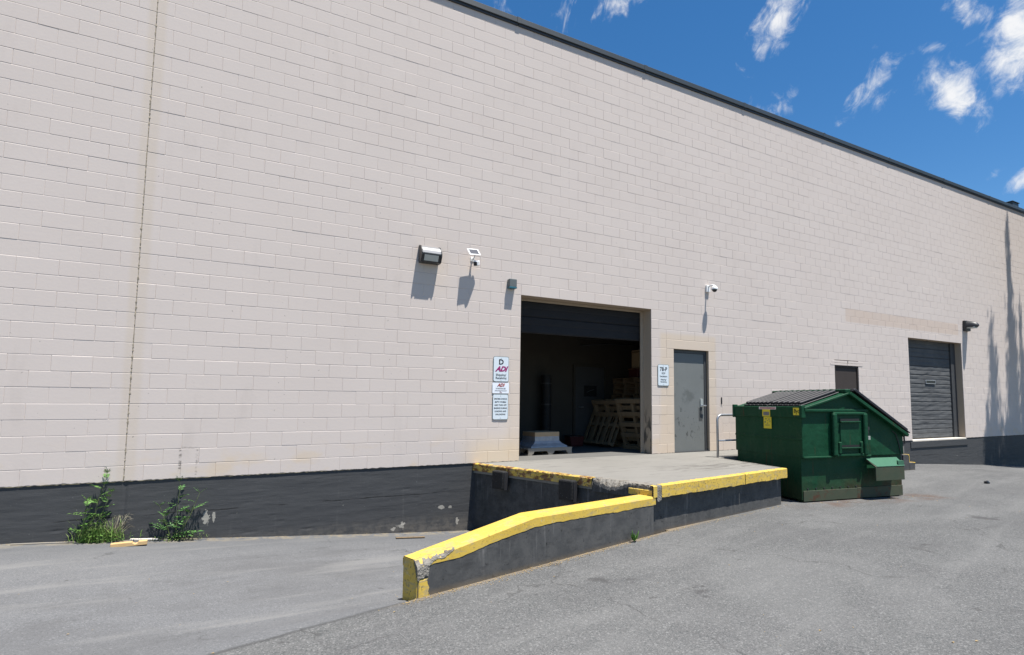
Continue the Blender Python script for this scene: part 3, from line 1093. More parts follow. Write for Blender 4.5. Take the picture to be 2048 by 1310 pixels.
# entrance door (gray steel)
dx0, dx1 = 23.0*U, 25.5*U
mb = MB()
mb.box(dx0+.035, dx1-.075, .085, .125, .012, 2.16, bev=.003)
ed = mb.build('entrance_door', MAT['graydoor'], wh_o)
mb = MB()
mb.box(dx0, dx0+.032, .07, .13, .0, 2.235)
mb.box(dx1-.072, dx1, .07, .13, .0, 2.235)
mb.box(dx0+.032, dx1-.072, .07, .13, 2.165, 2.235)
mb.build('door_frame', MAT['darkframe'], ed)
mb = MB()
mb.box(10.165, 10.235, .058, .088, .98, 1.16, bev=.006)
mb.tube([(10.2, .06, 1.01), (10.2, .02, 1.01), (10.285, .015, 1.005)], .013)
mb.build('keypad_lock', MAT['chrome'], ed, smooth=False)
mb = MB()
mb.box(dx0, dx1, .02, .14, .0, .012)
mb.build('threshold', MAT['darkframe'], ed)

# service door (brown)
mb = MB()
mb.box(36.6*U+.04, 39.15*U-.045, .04, .08, .01, 10.25*V-.04, bev=.003)
sdo = mb.build('service_door', MAT['browndoor'], wh_o)
mb = MB()
mb.box(36.6*U, 36.6*U+.037, .012, .09, 0, 10.25*V)
mb.box(39.15*U-.042, 39.15*U, .012, .09, 0, 10.25*V)
mb.box(36.6*U+.037, 39.15*U-.042, .012, .09, 10.25*V-.038, 10.25*V)
mb.build('door_frame', MAT['browndoor'], sdo)

# ------------------------------------------------------------------ loading dock
dock = thing('loading_dock', 'raised concrete loading dock with yellow edges in front of the open warehouse door', 'loading dock')
DL, DC, DR = (4.82, -.0), (5.866, -3.687), (9.061, -3.125)
DP = (9.40, -1.25)
deck_poly = [(4.83, -.003), (4.83+.275*2.77, -.003-.949*2.77), (4.83+.275*2.77+.13, -.003-.949*2.77+.035), (4.83+.275*3.62+.13, -.003-.949*3.62+.035), (5.855, -3.645), (9.03, -3.09), (9.375, -1.25), (15.75, -1.25), (15.75, -.003)]
ld = Vector((DC[0]-DL[0], DC[1]-DL[1], 0)).normalized()
ln = Vector((ld.y, -ld.x, 0))                        # outward from the truck face
if ln.x > 0:
    ln = -ln
fd = Vector((DR[0]-DC[0], DR[1]-DC[1], 0)).normalized()
fn = Vector((fd.y, -fd.x, 0))                        # outward from the front face
mb = MB()
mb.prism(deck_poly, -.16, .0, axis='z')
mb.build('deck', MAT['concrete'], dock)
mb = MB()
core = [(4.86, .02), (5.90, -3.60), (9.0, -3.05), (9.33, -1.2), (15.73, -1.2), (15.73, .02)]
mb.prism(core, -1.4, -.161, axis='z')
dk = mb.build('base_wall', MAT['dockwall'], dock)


def edge_strip(a, b, out, z0, z1, th, jag=0.0, n=60, top_in=.10, seed=1, chips=()):
    """painted edge: top strip and face, lower rim ragged"""
    r2 = random.Random(seed)
    mb = MB()
    a = Vector((a[0], a[1], 0))
    b = Vector((b[0], b[1], 0))
    prev = None
    for k in range(n+1):
        t = k/n
        p = a.lerp(b, t)
        j = jag*(mnoise.noise(Vector((seed*3.1, k*.23, 0)))+.5*mnoise.noise(Vector((seed, k*.71, 4))))
        tw = top_in*(1+r2.uniform(-.25, .25))
        rnd = .012
        cur = [p-out*tw+Vector((0, 0, z1)), p+out*(th-rnd)+Vector((0, 0, z1+r2.uniform(-.003, .001))),
               p+out*(th+r2.uniform(-.002, .001))+Vector((0, 0, z1-rnd)), p+out*th+Vector((0, 0, z0+j)), p+Vector((0, 0, z0+j))]
        if prev:
            for q in range(4):
                mb.quad(prev[q], prev[q+1], cur[q+1], cur[q])
        prev = cur
    return mb


# yellow painted front edge of the slab
mb = edge_strip(Vector(DC).to_3d()+fd*.13, Vector(DR).to_3d()-fd*1.22, fn, -.152, .003, .012, .012, 70, .085, 3)
mb.build('painted_edge', MAT['yellow'], dock)
mb = edge_strip(Vector(DR).to_3d()-fd*1.205, DR, fn, -.150, .003, .012, .010, 40, .085, 4)
mb.build('painted_edge', MAT['yellow'], dock)
# grey repaired joint at the corner
mb = edge_strip(Vector(DC).to_3d()+fd*.045, Vector(DC).to_3d()+fd*.128, fn, -.19, .004, .008, .02, 8, .12, 5)
mb.build('patched_joint', MAT['rawconc'], dock)
mb = edge_strip(Vector(DC).to_3d()-fd*.03, Vector(DC).to_3d()+fd*.043, fn, -.15, .003, .010, .01, 6, .06, 6)
mb.build('painted_corner', MAT['yellow'], dock)
# rusty steel angle on the truck side
mb = edge_strip(Vector(DL).to_3d(), Vector(DL).to_3d()+ld*2.76, ln, -.118, .004, .010, .002, 40, .10, 7)
mb.build('edge_angle', MAT['yellow_rust'], dock)
# broken concrete where the angle is missing
r3 = random.Random(11)
mb = MB()
prev = None
mlow = MB()
for k in range(61):
    t = k/60
    s = 2.775+t*(3.79-2.775)
    p = Vector(DL).to_3d()+ld*s
    bite = .015+.085*math.sin(math.pi*min(1, t*1.45))*(t < .69)+r3.uniform(-.010, .012)
    drop = .022+.075*math.sin(math.pi*min(1, t*1.6))*(t < .62)+r3.uniform(-.010, .014)
    u_ = mnoise.noise(Vector((t*23, 3, 1)))*.02
    cur = [p-ln*.15+Vector((0, 0, .003)), p-ln*max(.006, bite+u_)+Vector((0, 0, .001)), p-ln*max(.003, bite*.55-u_)+Vector((0, 0, -drop*.4+u_*.4)), p-ln*(bite*.12)+Vector((0, 0, -drop))]
    low = [p-ln*(bite*.12+.004)+Vector((0, 0, -drop+.012)), p+ln*.003+Vector((0, 0, -drop-.03+u_)), p+ln*.002+Vector((0, 0, -.175))]
    if prev:
        for q in range(3):
            mb.quad(prev[q], prev[q+1], cur[q+1], cur[q])
        for q in range(2):
            mlow.quad(plow[q], plow[q+1], low[q+1], low[q])
    prev = cur
    plow = low
mlow.build('slab_side', MAT['dockwall'], dock)
mb.build('broken_edge', MAT['rawconc'], dock)
mb = edge_strip(Vector(DL).to_3d()+ld*3.42, Vector(DL).to_3d()+ld*3.80, ln, -.135, -.055, .012, .012, 16, .0, 9)
mb.build('painted_edge', MAT['yellow'], dock)


def bumper(s):
    p = Vector(DL).to_3d()+ld*s
    M = Matrix((ld, ln, Vector((0, 0, 1)))).transposed().to_4x4()
    M.translation = p+Vector((0, 0, -.055))
    mb = MB()
    mb.box(-.14, .14, .0, .115, -.29, .0, M, bev=.022, seg=2)
    o = mb.build('dock_bumper', MAT['rubber'], dock)
    mb = MB()
    mb.box(.142, .155, .01, .09, -.30, -.015, M, bev=.002)
    mb.box(-.155, -.142, .01, .09, -.30, -.015, M, bev=.002)
    mb.build_pieces('bumper_bracket', MAT['bronze'], o)


bumper(.80)
bumper(2.34)
# drip-streaked backing below the angle is the base wall itself; end fillets of the slab by the dumpster
mb = edge_strip((9.06, -3.11), (9.40, -1.25), Vector((.983, -.18, 0)), -.15, .002, .004, .004, 20, .05, 12)
mb.build('slab_side', MAT['concrete'], dock)

# steps at the far end of the walkway
st = thing('concrete_steps', 'short flight of concrete steps with yellow nosing behind the green dumpster', 'steps')
mb = MB()
mb.box(15.752, 16.01, -1.22, -.004, -.9, -.21, bev=.006)
mb.box(16.011, 16.27, -1.22, -.004, -.9, -.42, bev=.006)
mb.build('step_block', MAT['dockwall'], st)
mb = MB()
mb.box(15.97, 16.014, -1.225, -.004, -.24, -.205, bev=.004)
mb.box(15.998, 16.016, -1.226, -.004, -.40, -.24)
mb.box(16.20, 16.274, -1.225, -.004, -.435, -.415, bev=.004)
mb.build('yellow_nosing', MAT['yellow_clean'], st)

# ------------------------------------------------------------------ handrail
hr = thing('handrail', 'grey galvanised pipe handrail on the dock beside the dumpster', 'handrail', (9.42, -1.20, 0))
mb = MB()
pts = [(0, 0, 0), (0, 0, .72)]
for k in range(1, 7):
    a = k/6*math.pi/2
    pts.append((.11-.11*math.cos(a), 0, .72+.11*math.sin(a)))
pts.append((2.4, 0, .83))
mb.tube(pts, .024, 12)
mb.build('top_rail', MAT['steel'], hr, smooth=True)
mb = MB()
mb.tube([(.02, 0, .325), (2.4, 0, .325)], .019, 10)
mb.build('mid_rail', MAT['steel'], hr, smooth=True)
for xx in (1.2, 2.4):
    mb = MB()
    mb.tube([(xx, 0, 0), (xx, 0, .82)], .022, 10)
    mb.build('post', MAT['steel'], hr, smooth=True)

# ------------------------------------------------------------------ low retaining wall
rw = thing('retaining_wall', 'low sloping charcoal concrete wall with yellow painted top and broken nose', 'retaining wall')
WL = 3.35
TH = .255


def wtop(s):
    if s < 2.02:
        return -.135+.025*(s/2.02)
    return -.110-.205*((s-2.02)/(WL-2.02))


def wpt(s, v, z):
    x, y = pt(s, v)
    return Vector((x, y, z))


mb = MB()
SS = seq(0.02, WL, .11)


def chip(s):
    if s < WL-.36:
        return 0.0
    q = (s-(WL-.36))/.36
    return max(0.0, .016+.026*q+.020*mnoise.noise(Vector((s*14, 2, 0)))+.016*mnoise.noise(Vector((s*41, 5, 0))))*sstep(q*5)


rows = []
for s in SS:
    t = wtop(s)
    zg = lot_z(*pt(s, 0))-.25
    n = mnoise.noise(Vector((s*3, 0, 0)))*.006
    rows.append([wpt(s, .0+n, zg), wpt(s, .0+n*.6, (zg+t)/2), wpt(s, .0, t-.02-1.15*chip(s)), wpt(s, .014+chip(s), t), wpt(s, TH-.014, t), wpt(s, TH, t-.02), wpt(s, TH, -1.3)])
for a, b in zip(rows[:-1], rows[1:]):
    for q in range(6):
        mb.quad(a[q], a[q+1], b[q+1], b[q])
mb.poly(rows[-1])
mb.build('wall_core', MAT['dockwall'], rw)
# painted cap
mb = MB()
r4 = random.Random(5)
prev = None
SS2 = seq(-.02, WL+.004, .03)
for s in SS2:
    t = wtop(max(0, s))+.004
    j = .007*mnoise.noise(Vector((s*9, 8, 1)))+.004*mnoise.noise(Vector((s*31, 8, 5)))
    e = .004+r4.uniform(-.0015, .001)
    jj = mnoise.noise(Vector((s*2.2, 4, 0)))*.014
    low = t-.105+j+jj
    if s > WL-.42:
        low = t-.05-.06*max(0, (WL-s)/.42)
    cur = [wpt(s, -e, low), wpt(s, -e, t-.022), wpt(s, .010, t-.004), wpt(s, .022, t), wpt(s, TH-.02, t), wpt(s, TH-.008, t-.004), wpt(s, TH+e, t-.022), wpt(s, TH+e, t-.085+j)]
    c = chip(s)
    if c > .004:
        cur[0] = wpt(s, -e, min(low, t-1.15*c-.03))
        cur[1] = wpt(s, -e, t-1.15*c-.012)
        cur[2] = wpt(s, c*.75, t-.45*c)
        cur[3] = wpt(s, c+.008, t)
    if prev:
        for q in range(7):
            mb.quad(prev[q], prev[q+1], cur[q+1], cur[q])
    prev = cur
mb.build('painted_cap', MAT['yellow_clean'], rw)
# painted nose
mb = MB()
zn = seq(lot_z(*pt(WL, 0))-.2, wtop(WL), .035)
prev = None
for z in zn:
    wv = .10+r4.uniform(-.02, .02)
    o_ = max(0.0, (z-(wtop(WL)-.16))/.16)*(.075+r4.uniform(-.012, .012))
    cur = [wpt(WL-wv, -.005+o_, z), wpt(WL-.012, -.005+o_, z), wpt(WL+.006, .010+o_, z), wpt(WL+.006, TH-.01, z), wpt(WL-.01, TH+.005, z), wpt(WL-.3, TH+.005, z)]
    if prev:
        for q in range(5):
            mb.quad(prev[q], prev[q+1], cur[q+1], cur[q])
    prev = cur
mb.build('painted_nose', MAT['yellow'], rw)
# broken corner: bare aggregate where the arris has been knocked off
mb = MB()
prev = None
for s in seq(WL-.36, WL+.012, .012):
    t = wtop(min(s, WL))+.004
    c = chip(s)+.004
    u1 = mnoise.noise(Vector((s*30, 7, 0)))*.010
    u2 = mnoise.noise(Vector((s*33, 1, 3)))*.012
    cur = [wpt(s, c+.016+u1, t+.002), wpt(s, c*.95, t-.006), wpt(s, c*.52+u1-.004, t-.62*c+u2*.7), wpt(s, .004+u2*.3-.004, t-1.0*c), wpt(s, -.0075, t-1.2*c-.012+u2)]
    if s > WL-.10:
        cur.append(wpt(s, -.009, t-1.2*c-.10+u1*2))
    else:
        cur.append(wpt(s, -.006, t-1.2*c-.016+u2))
    if prev:
        for q in range(5):
            mb.quad(prev[q], prev[q+1], cur[q+1], cur[q])
    prev = cur
mb.poly(prev)
mb.build('broken_corner', MAT['rawconc'], rw)

# ------------------------------------------------------------------ wall-mounted things
wl = thing('wall_lamp', 'wide grey wall-pack lamp with a curved hood and frosted lens', 'wall lamp', (3.94, 0, 3.55))
prof = [(0, .14), (-.05, .145), (-.10, .13), (-.15, .095), (-.19, .045), (-.205, -.0), (-.20, -.02)]
mb = MB()
for k in range(len(prof)-1):
    (y0, z0), (y1, z1) = prof[k], prof[k+1]
    mb.quad((-.165, y0, z0), (.165, y0, z0), (.165, y1, z1), (-.165, y1, z1))
    mb.quad((-.165, y0, z0-.012), (-.165, y1+.004, z1-.012), (.165, y1+.004, z1-.012), (.165, y0, z0-.012))
mb.quad((-.165, -.2, -.02), (.165, -.2, -.02), (.165, -.19, -.025), (-.165, -.19, -.025))
mb.build('hood', MAT['lampmetal'], wl, smooth=True)
for s in (-1, 1):
    mb = MB()
    pp = [(0, -.12), (0, .148), (-.05, .153), (-.10, .138), (-.155, .10), (-.198, .048), (-.213, .0), (-.208, -.045), (-.15, -.145), (-.03, -.15)]
    x = s*.165
    mb.prism([(p[0], p[1]) for p in pp], -.009, .009, Matrix(((0, 1, 0, x), (1, 0, 0, 0), (0, 0, 1, 0), (0, 0, 0, 1))))
    mb.build('end_cap', MAT['bronze'], wl)
mb = MB()
mb.box(-.157, .157, -.10, 0, -.13, .11, bev=.006)
fr = [(-.205, -.02), (-.155, -.14)]
mb.quad((-.157, -.205, -.02), (.157, -.205, -.02), (.157, -.15, -.145), (-.157, -.15, -.145))
mb.quad((-.157, -.15, -.145), (.157, -.15, -.145), (.157, -.02, -.15), (-.157, -.02, -.15))
mb.build('housing', MAT['bronze'], wl)
mb = MB()
a0 = Vector((0, -.2075, -.035))
a1 = Vector((0, -.1600, -.130))
mb.quad((-.125, a0.y-.004, a0.z), (.115, a0.y-.004, a0.z), (.115, a1.y-.004, a1.z), (-.125, a1.y-.004, a1.z))
mb.build('lens', MAT['lens'], wl)

cm = thing('security_camera', 'white security camera with a small solar panel on top', 'camera', (4.72, 0, 3.5))
mb = MB()
Mp = Matrix.Translation((-.04, -.19, .175)) @ Matrix.Rotation(R(50), 4, 'X') @ Matrix.Rotation(R(6), 4, 'Z')
mb.box(-.105, .105, -.085, .085, -.006, .006, Mp, bev=.004)
mb.build('panel_frame', MAT['white'], cm)
mb = MB()
mb.box(-.083, .083, -.063, .063, .0062, .0075, Mp)
mb.build('solar_cell', MAT['solar'], cm)
mb = MB()
mb.tube([(0, 0, .09), (0, -.06, .09), (0, -.12, .10), (-.01, -.18, .17)], .012, 8)
mb.box(-.03, .03, -.012, 0, .05, .13, bev=.004)
mb.tube([(0, -.06, .09), (.01, -.08, .05), (.02, -.10, .03)], .014, 8)
mb.build('bracket', MAT['white'], cm, smooth=False)
Mb = Matrix.Translation((.05, -.12, -.0)) @ Matrix.Rotation(R(-38), 4, 'Z') @ Matrix.Rotation(R(18), 4, 'X')
mb = MB()
mb.box(-.04, .04, -.105, .055, -.045, .05, Mb, bev=.022, seg=3)
mb.build('camera_body', MAT['white'], cm, smooth=False)
mb = MB()
mb.box(-.030, .030, -.112, -.104, -.034, .034, Mb, bev=.003)
mb.build('lens_face', MAT['black'], cm)

jb = thing('sensor_box', 'small square grey wall box with a teal lower edge above the door corner', 'wall box', (5.48, 0, 3.22))
mb = MB()
mb.box(-.072, .072, -.11, 0, -.06, .085, bev=.008, seg=2)
mb.build('housing', MAT['grayplastic'], jb)
mb = MB()
mb.box(-.074, .074, -.112, -.0, -.088, -.058, bev=.004)
mb.build('teal_base', MAT['teal'], jb)

c2 = thing('dome_camera', 'white dome camera on a curved arm above the gray entrance door', 'camera', (10.35, 0, 3.66))
mb = MB()
mb.box(-.055, .055, -.05, 0, -.085, .075, bev=.008, seg=2)
mb.build('wall_bracket', MAT['white'], c2)
mb = MB()
mb.tube([(0, -.04, .03), (0, -.09, .055), (.01, -.15, .06), (.02, -.20, .045), (.02, -.215, .0)], .017, 10)
mb.build('arm', MAT['white'], c2, smooth=True)


def half_sphere(r, z0, z1, c, squash=1.0, n=16, m=8):
    mb = MB()
    for j in range(m+1):
        a = z0+(z1-z0)*j/m
        for i in range(n):
            t = 2*math.pi*i/n
            mb.v.append((c[0]+r*math.cos(a)*math.cos(t), c[1]+r*math.cos(a)*math.sin(t), c[2]+r*squash*math.sin(a)))
    for j in range(m):
        for i in range(n):
            a = j*n+i
            b = j*n+(i+1) % n
            mb.f.append((a, b, b+n, a+n))
    return mb


half_sphere(.072, -.25, math.pi/2, (.02, -.215, -.035)).build('dome_shell', MAT['white'], c2, smooth=True)
half_sphere(.058, -math.pi/2, .2, (.02, -.215, -.052)).build('dome_lens', MAT['black'], c2, smooth=True)

w2 = thing('wall_lamp', 'dark bronze half-dome wall lamp by the far roller door', 'wall lamp', (21.75, 0, 3.62))
mb = MB()
n = 18
ringp = []
for j in range(7):
    a = j/6*math.pi/2
    for i in range(n+1):
        t = math.pi*i/n
        mb.v.append((.16*math.cos(t)*math.cos(a)*1.0, -.42*math.sin(t)*math.cos(a), .19*math.sin(a)-.01*math.sin(t)))
for j in range(6):
    for i in range(n):
        a = j*(n+1)+i
        mb.f.append((a, a+1, a+n+2, a+n+1))
for i in range(n):
    t0, t1 = math.pi*i/n, math.pi*(i+1)/n
    mb.quad((.16*math.cos(t0), -.42*math.sin(t0), -.01*math.sin(t0)), (.16*math.cos(t1), -.42*math.sin(t1), -.01*math.sin(t1)), (.16*math.cos(t1), -.42*math.sin(t1)*.9, -.05), (.16*math.cos(t0), -.42*math.sin(t0)*.9, -.05))
mb.build('hood', MAT['bronze'], w2, smooth=True)
mb = MB()
mb.box(-.15, .15, -.10, 0, -.16, .18, bev=.01)
mb.build('housing', MAT['bronze'], w2)
mb = MB()
mb.prism([(-.13, -.10), (.13, -.10), (.10, -.33), (-.10, -.33)], -.085, -.03, axis='z', bev=.012)
mb.build('lens', MAT['lens'], w2)


def sign(name, label, x, z, w, hgt, face, rad=.03, border=True):
    o = thing(name, label, 'sign', (x, -.012, z))

    def rr(w, h, r):
        out = []
        for (cx, cz, a0) in ((w/2-r, h/2-r, 0), (-w/2+r, h/2-r, 90), (-w/2+r, -h/2+r, 180), (w/2-r, -h/2+r, 270)):
            for k in range(5):
                a = R(a0+90*k/4)
                out.append((cx+r*math.cos(a), cz+r*math.sin(a)))
        return out
    mb = MB()
    mb.prism(rr(w, hgt, rad), -.0015, .0025)
    mb.build('sign_plate', MAT['signedge'] if border else face, o)
    if border:
        mb = MB()
        mb.prism(rr(w-.016, hgt-.016, rad*.85), -.0028, -.0016)
        mb.build('sign_face', face, o)
    mb = MB()
    for zz in (hgt/2-.03, -hgt/2+.03):
        mb.tube([(0, -.0028, zz), (0, -.006, zz)], .006, 8)
    mb.build_pieces('mounting_bolt', MAT['steel'], o)
    return o


s1 = sign('dock_sign', 'tall reflective sign with large D, magenta logo and Shipping/Receiving', 5.307, 1.652, .302, .455, MAT['signface'])
text('D', .13, 0, .125, MAT['ink'], s1, bold=.004)
text('ADI', .125, .0, .0, MAT['magenta'], s1, name='logo', bold=.0065, shear=.42, sx=1.0)
mb = MB()
mb.quad((-.112, -.0042, -.026), (-.04, -.0042, -.010), (.03, -.0042, .016), (.03, -.0042, .010))
mb.build('logo_stripe', MAT['signface'], s1)
text('Shipping/\nReceiving', .056, 0, -.132, MAT['inkgrey'], s1, bold=.0012, ls=1.0)
s2 = sign('warehouse_sign', 'small white sign with a red logo between the two taller dock signs', 5.305, 1.313, .318, .192, MAT['signwhite'], .012, False)
text('ADI', .078, 0, .052, MAT['redink'], s2, name='logo', bold=.003, shear=.35)
text('WAREHOUSE', .032, 0, -.008, MAT['inkgrey'], s2)
text('Authorized Personnel', .026, 0, -.045, MAT['inkgrey'], s2)
text('Only', .022, 0, -.074, MAT['redink'], s2)
s3 = sign('driver_notice', 'lower reflective sign telling drivers to chock both wheels', 5.305, .975, .302, .455, MAT['signface'])
text('DRIVERS CHOCK\nBOTH WHEELS\nAND TURN OFF\nENGINE DURING\nLOADING AND\nUNLOADING', .0355, 0, .005, MAT['ink'], s3, bold=.0006, ls=1.55, sx=.92)
s4 = sign('unit_sign', 'reflective 78-P sign on the pier left of the gray entrance door', 9.045, 1.652, .302, .455, MAT['signface'])
text('78-P', .115, 0, .125, MAT['ink'], s4, bold=.002, sx=.95)
text('RDP', .052, 0, .038, MAT['inkgrey'], s4, bold=.001)
text('Insulation', .052, 0, -.025, MAT['inkgrey'], s4, bold=.0008)
text('Shipping/\nReceiving', .043, 0, -.118, MAT['inkgrey'], s4, bold=.0006, ls=1.1)

# small bracket stub on the wall right of the entrance door
mb = MB()
mb.box(10.725, 10.745, -.022, .006, 1.04, 1.20, bev=.004)
tag(mb.build('wall_bracket', MAT['bronze'], None), 'small dark bracket stub on the wall right of the entrance door', 'bracket')

# ------------------------------------------------------------------ dumpster
AL = R(10.5)
dp = thing('dumpster', 'large green steel dumpster with black ribbed lids beside the dock', 'dumpster', (9.414, -3.171, -.59), (0, 0, -AL))
DLn, DW = 2.27, 1.84


def sheet(pts, y0, y1, mat, name, parent, bev=.006):
    mb = MB()
    mb.prism(pts, y0, y1, bev=bev)
    return mb.build(name, mat, parent)


up = [(.0, .75), (.0, 1.60), (.06, 1.60), (1.0, 1.855), (1.05, 1.85), (DLn, 1.10), (DLn, .75)]
lo = [(.004, .04), (.004, .76), (DLn-.015, .76), (DLn-.015, .04)]
mb = MB()
mb.prism(up, .0, DW, bev=.006)
mb.prism(lo, .045, DW-.045, bev=.006)
# skids
mb.box(.05, DLn-.05, .12, .22, .0, .05)
mb.box(.05, DLn-.05, DW-.22, DW-.12, .0, .05)
body = mb.build('body', MAT['green'], dp)
mb = MB()
mb.box(-.028, .0, -.02, DW+.02, 1.41, 1.60, bev=.008)          # rim band on the end face
mb.box(-.012, .0, .0, DW, 1.03, 1.075, bev=.006)
mb.box(-.006, .0, .02, DW-.02, .74, .765, bev=.003)
mb.box(-.04, .05, -.045, .02, 1.41, 1.62, bev=.008)
mb.box(-.04, .05, DW-.02, DW+.045, 1.38, 1.63, bev=.008)
mb.build('rim', MAT['green'], dp)
mb = MB()
mb.box(.03, 1.42, -.055, .0, 1.515, 1.56, bev=.006)            # top rib on the long face
mb.box(.0, .62, -.035, .0, .735, .765, bev=.006)
mb.box(1.36, 1.48, -.03, .0, .735, .76, bev=.006)
mb.build_pieces('side_rib', MAT['green'], dp)
# gable flange and sloping roof edge
mb = MB()
Mf = lambda x0, z0, x1, z1: (math.hypot(x1-x0, z1-z0), math.atan2(z1-z0, x1-x0))
for (x0, z0, x1, z1, yo, tk) in ((.02, 1.585, .99, 1.845, -.055, .035), (1.0, 1.86, DLn+.05, 1.115, -.10, .055)):
    L_, an = Mf(x0, z0, x1, z1)
    for side in (0, 1):
        M = Matrix.Translation((x0, 0, z0)) @ Matrix.Rotation(-an, 4, 'Y')
        if side == 0:
            mb.box(0, L_, yo, .03, -tk, .0, M, bev=.006)
        else:
            mb.box(0, L_, DW-.03, DW-yo, -tk, .0, M, bev=.006)
mb.build_pieces('roof_flange', MAT['green'], dp)
mb = MB()
mb.box(.93, 1.07, -.03, DW+.05, 1.835, 1.905, bev=.012)
mb.build('ridge_beam', MAT['green'], dp)


def ribbed_lid(x0, z0, x1, z1, y0, y1, name, nr=6, th=.03):
    L_, an = Mf(x0, z0, x1, z1)
    M = Matrix.Translation((x0, 0, z0)) @ Matrix.Rotation(-an, 4, 'Y')
    mb = MB()
    mb.box(0, L_, y0, y1, 0, th*.6, M, bev=.006)
    w = (y1-y0)/nr
    for k in range(nr):
        a = y0+w*(k+.18)
        mb.box(.03, L_-.03, a, a+w*.62, th*.6-.002, th*2.3, M, bev=.024, seg=3)
    # curled front lip
    for k in range(nr):
        a = y0+w*(k+.1)
        mb.box(-.012, .015, a, a+w*.8, -.02, th*.9, M, bev=.005)
    return mb.build(name, MAT['lid'], dp)


ribbed_lid(.05, 1.605, .90, 1.842, .07, DW/2-.01, 'lid')
ribbed_lid(.05, 1.605, .90, 1.842, DW/2+.01, DW-.22, 'lid')
ribbed_lid(1.06, 1.885, DLn+.06, 1.13, -.105, DW/2-.01, 'lid', 6, .030)
ribbed_lid(1.06, 1.885, DLn+.06, 1.13, DW/2+.01, DW+.1, 'lid', 6, .030)
# side door
mb = MB()
mb.box(.62, 1.37, -.035, .0, .745, 1.515, bev=.012)
mb.box(.60, .70, -.085, -.034, .76, 1.49, bev=.03, seg=3)
mb.box(1.28, 1.38, -.085, -.034, .76, 1.49, bev=.03, seg=3)
mb.box(.62, 1.36, -.075, -.034, 1.455, 1.51, bev=.018, seg=2)
mb.box(.63, 1.35, -.06, -.034, .75, .80, bev=.012)
drr = mb.build('side_door', MAT['green'], dp)
mb = MB()
mb.box(.775, 1.205, -.052, -.035, .88, 1.40, bev=.008)
mb.box(.77, 1.21, -.085, -.05, 1.33, 1.352, bev=.004)
mb.box(.77, 1.21, -.082, -.05, .885, .905, bev=.004)
mb.box(.72, .785, -.075, -.034, .80, 1.0, bev=.012)
mb.box(1.195, 1.26, -.075, -.034, .80, 1.0, bev=.012)
mb.build('door_panel', MAT['green'], drr)
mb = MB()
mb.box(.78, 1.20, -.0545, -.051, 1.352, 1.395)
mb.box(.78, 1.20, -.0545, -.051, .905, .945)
mb.build_pieces('slot_shade', MAT['black'], drr)  # black strips stand in for the dark shadow in the slots
# latch chain
mb = MB()
mb.tube([(1.43, -.015, 1.22), (1.435, -.02, 1.14), (1.44, -.02, 1.08)], .012, 6)
mb.box(1.42, 1.46, -.03, 0, 1.19, 1.25, bev=.006)
mb.build('latch', MAT['bronze'], dp)
mb = MB()
mb.box(1.42, 1.47, -.035, -.005, 1.02, 1.09, bev=.006)
mb.build('padlock', MAT['chrome'], dp)
# fork pocket
mb = MB()
PP = [(.0, .70), (-.21, .575), (-.21, .34), (.0, .34)]
mb.prism([(p[0], p[1]) for p in PP[:1]+[(-.21, .575), (-.21, .335), (-.185, .335), (-.185, .565), (.0, .665)]], 1.37, 2.03,
         Matrix(((0, 1, 0, 0), (1, 0, 0, 0), (0, 0, 1, 0), (0, 0, 0, 1))), bev=.004)
pk = mb.build('fork_pocket', MAT['green_strip'], dp)
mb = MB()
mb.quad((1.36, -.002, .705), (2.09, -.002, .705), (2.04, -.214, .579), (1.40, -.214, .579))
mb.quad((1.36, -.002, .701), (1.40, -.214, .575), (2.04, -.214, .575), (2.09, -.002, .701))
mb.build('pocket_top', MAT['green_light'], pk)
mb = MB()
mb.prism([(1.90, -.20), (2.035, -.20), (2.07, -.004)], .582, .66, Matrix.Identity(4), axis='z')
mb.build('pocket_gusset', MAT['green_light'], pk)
# far fork pocket
mb = MB()
mb.box(1.37, 2.26, DW, DW+.2, .34, .68, bev=.006)
mb.build('fork_pocket', MAT['green_strip'], dp)
# bottom strip with bolts
mb = MB()
mb.box(.028, 1.20, .031, .045, .02, .195, bev=.003)
mb.box(1.201, DLn-.015, .033, .045, .02, .20, bev=.003)
bs = mb.build('kick_strip', MAT['green_strip'], dp)
mb = MB()
for k in range(7):
    x = .12+k*.175
    mb.tube([(x, .045, .225), (x, .028, .225)], .012, 8)
mb.build_pieces('strip_bolt', MAT['bronze'], bs)
# lifting bracket at the low end
mb = MB()
mb.tube([(DLn+.05, .02, 1.10), (DLn+.06, .02, .93), (DLn-.005, .02, .93)], .018, 6)
mb.tube([(DLn-.01, .02, 1.06), (DLn+.05, .02, 1.10)], .014, 6)
mb.tube([(DLn+.11, DW-.02, 1.10), (DLn+.12, DW-.02, .93), (DLn+.02, DW-.02, .93)], .018, 6)
mb.build_pieces('lift_bracket', MAT['bronze'], dp)
# hanging cable loop on the side
mb = MB()
mb.tube([(2.0, -.012, 1.17), (2.08, -.014, 1.12), (2.13, -.012, 1.0), (2.17, -.012, .86), (2.20, -.01, .76)], .008, 6)
mb.build('cable', MAT['bronze'], dp)


# stickers on the end face (normal -x)
def end_sticker(y0, y1, z0, z1, mat, name, x=-.0295):
    mb = MB()
    mb.box(x-.0012, x, y0, y1, z0, z1)
    return mb.build(name, mat, dp)


def end_text(parent, body, size, y, z, mat, x, bold=0):
    o = text(body, size, 0, 0, mat, parent, name='lettering', bold=bold, ext=.0003)
    o.location = (x, y, z)
    o.rotation_euler = (R(90), 0, R(-90))
    return o


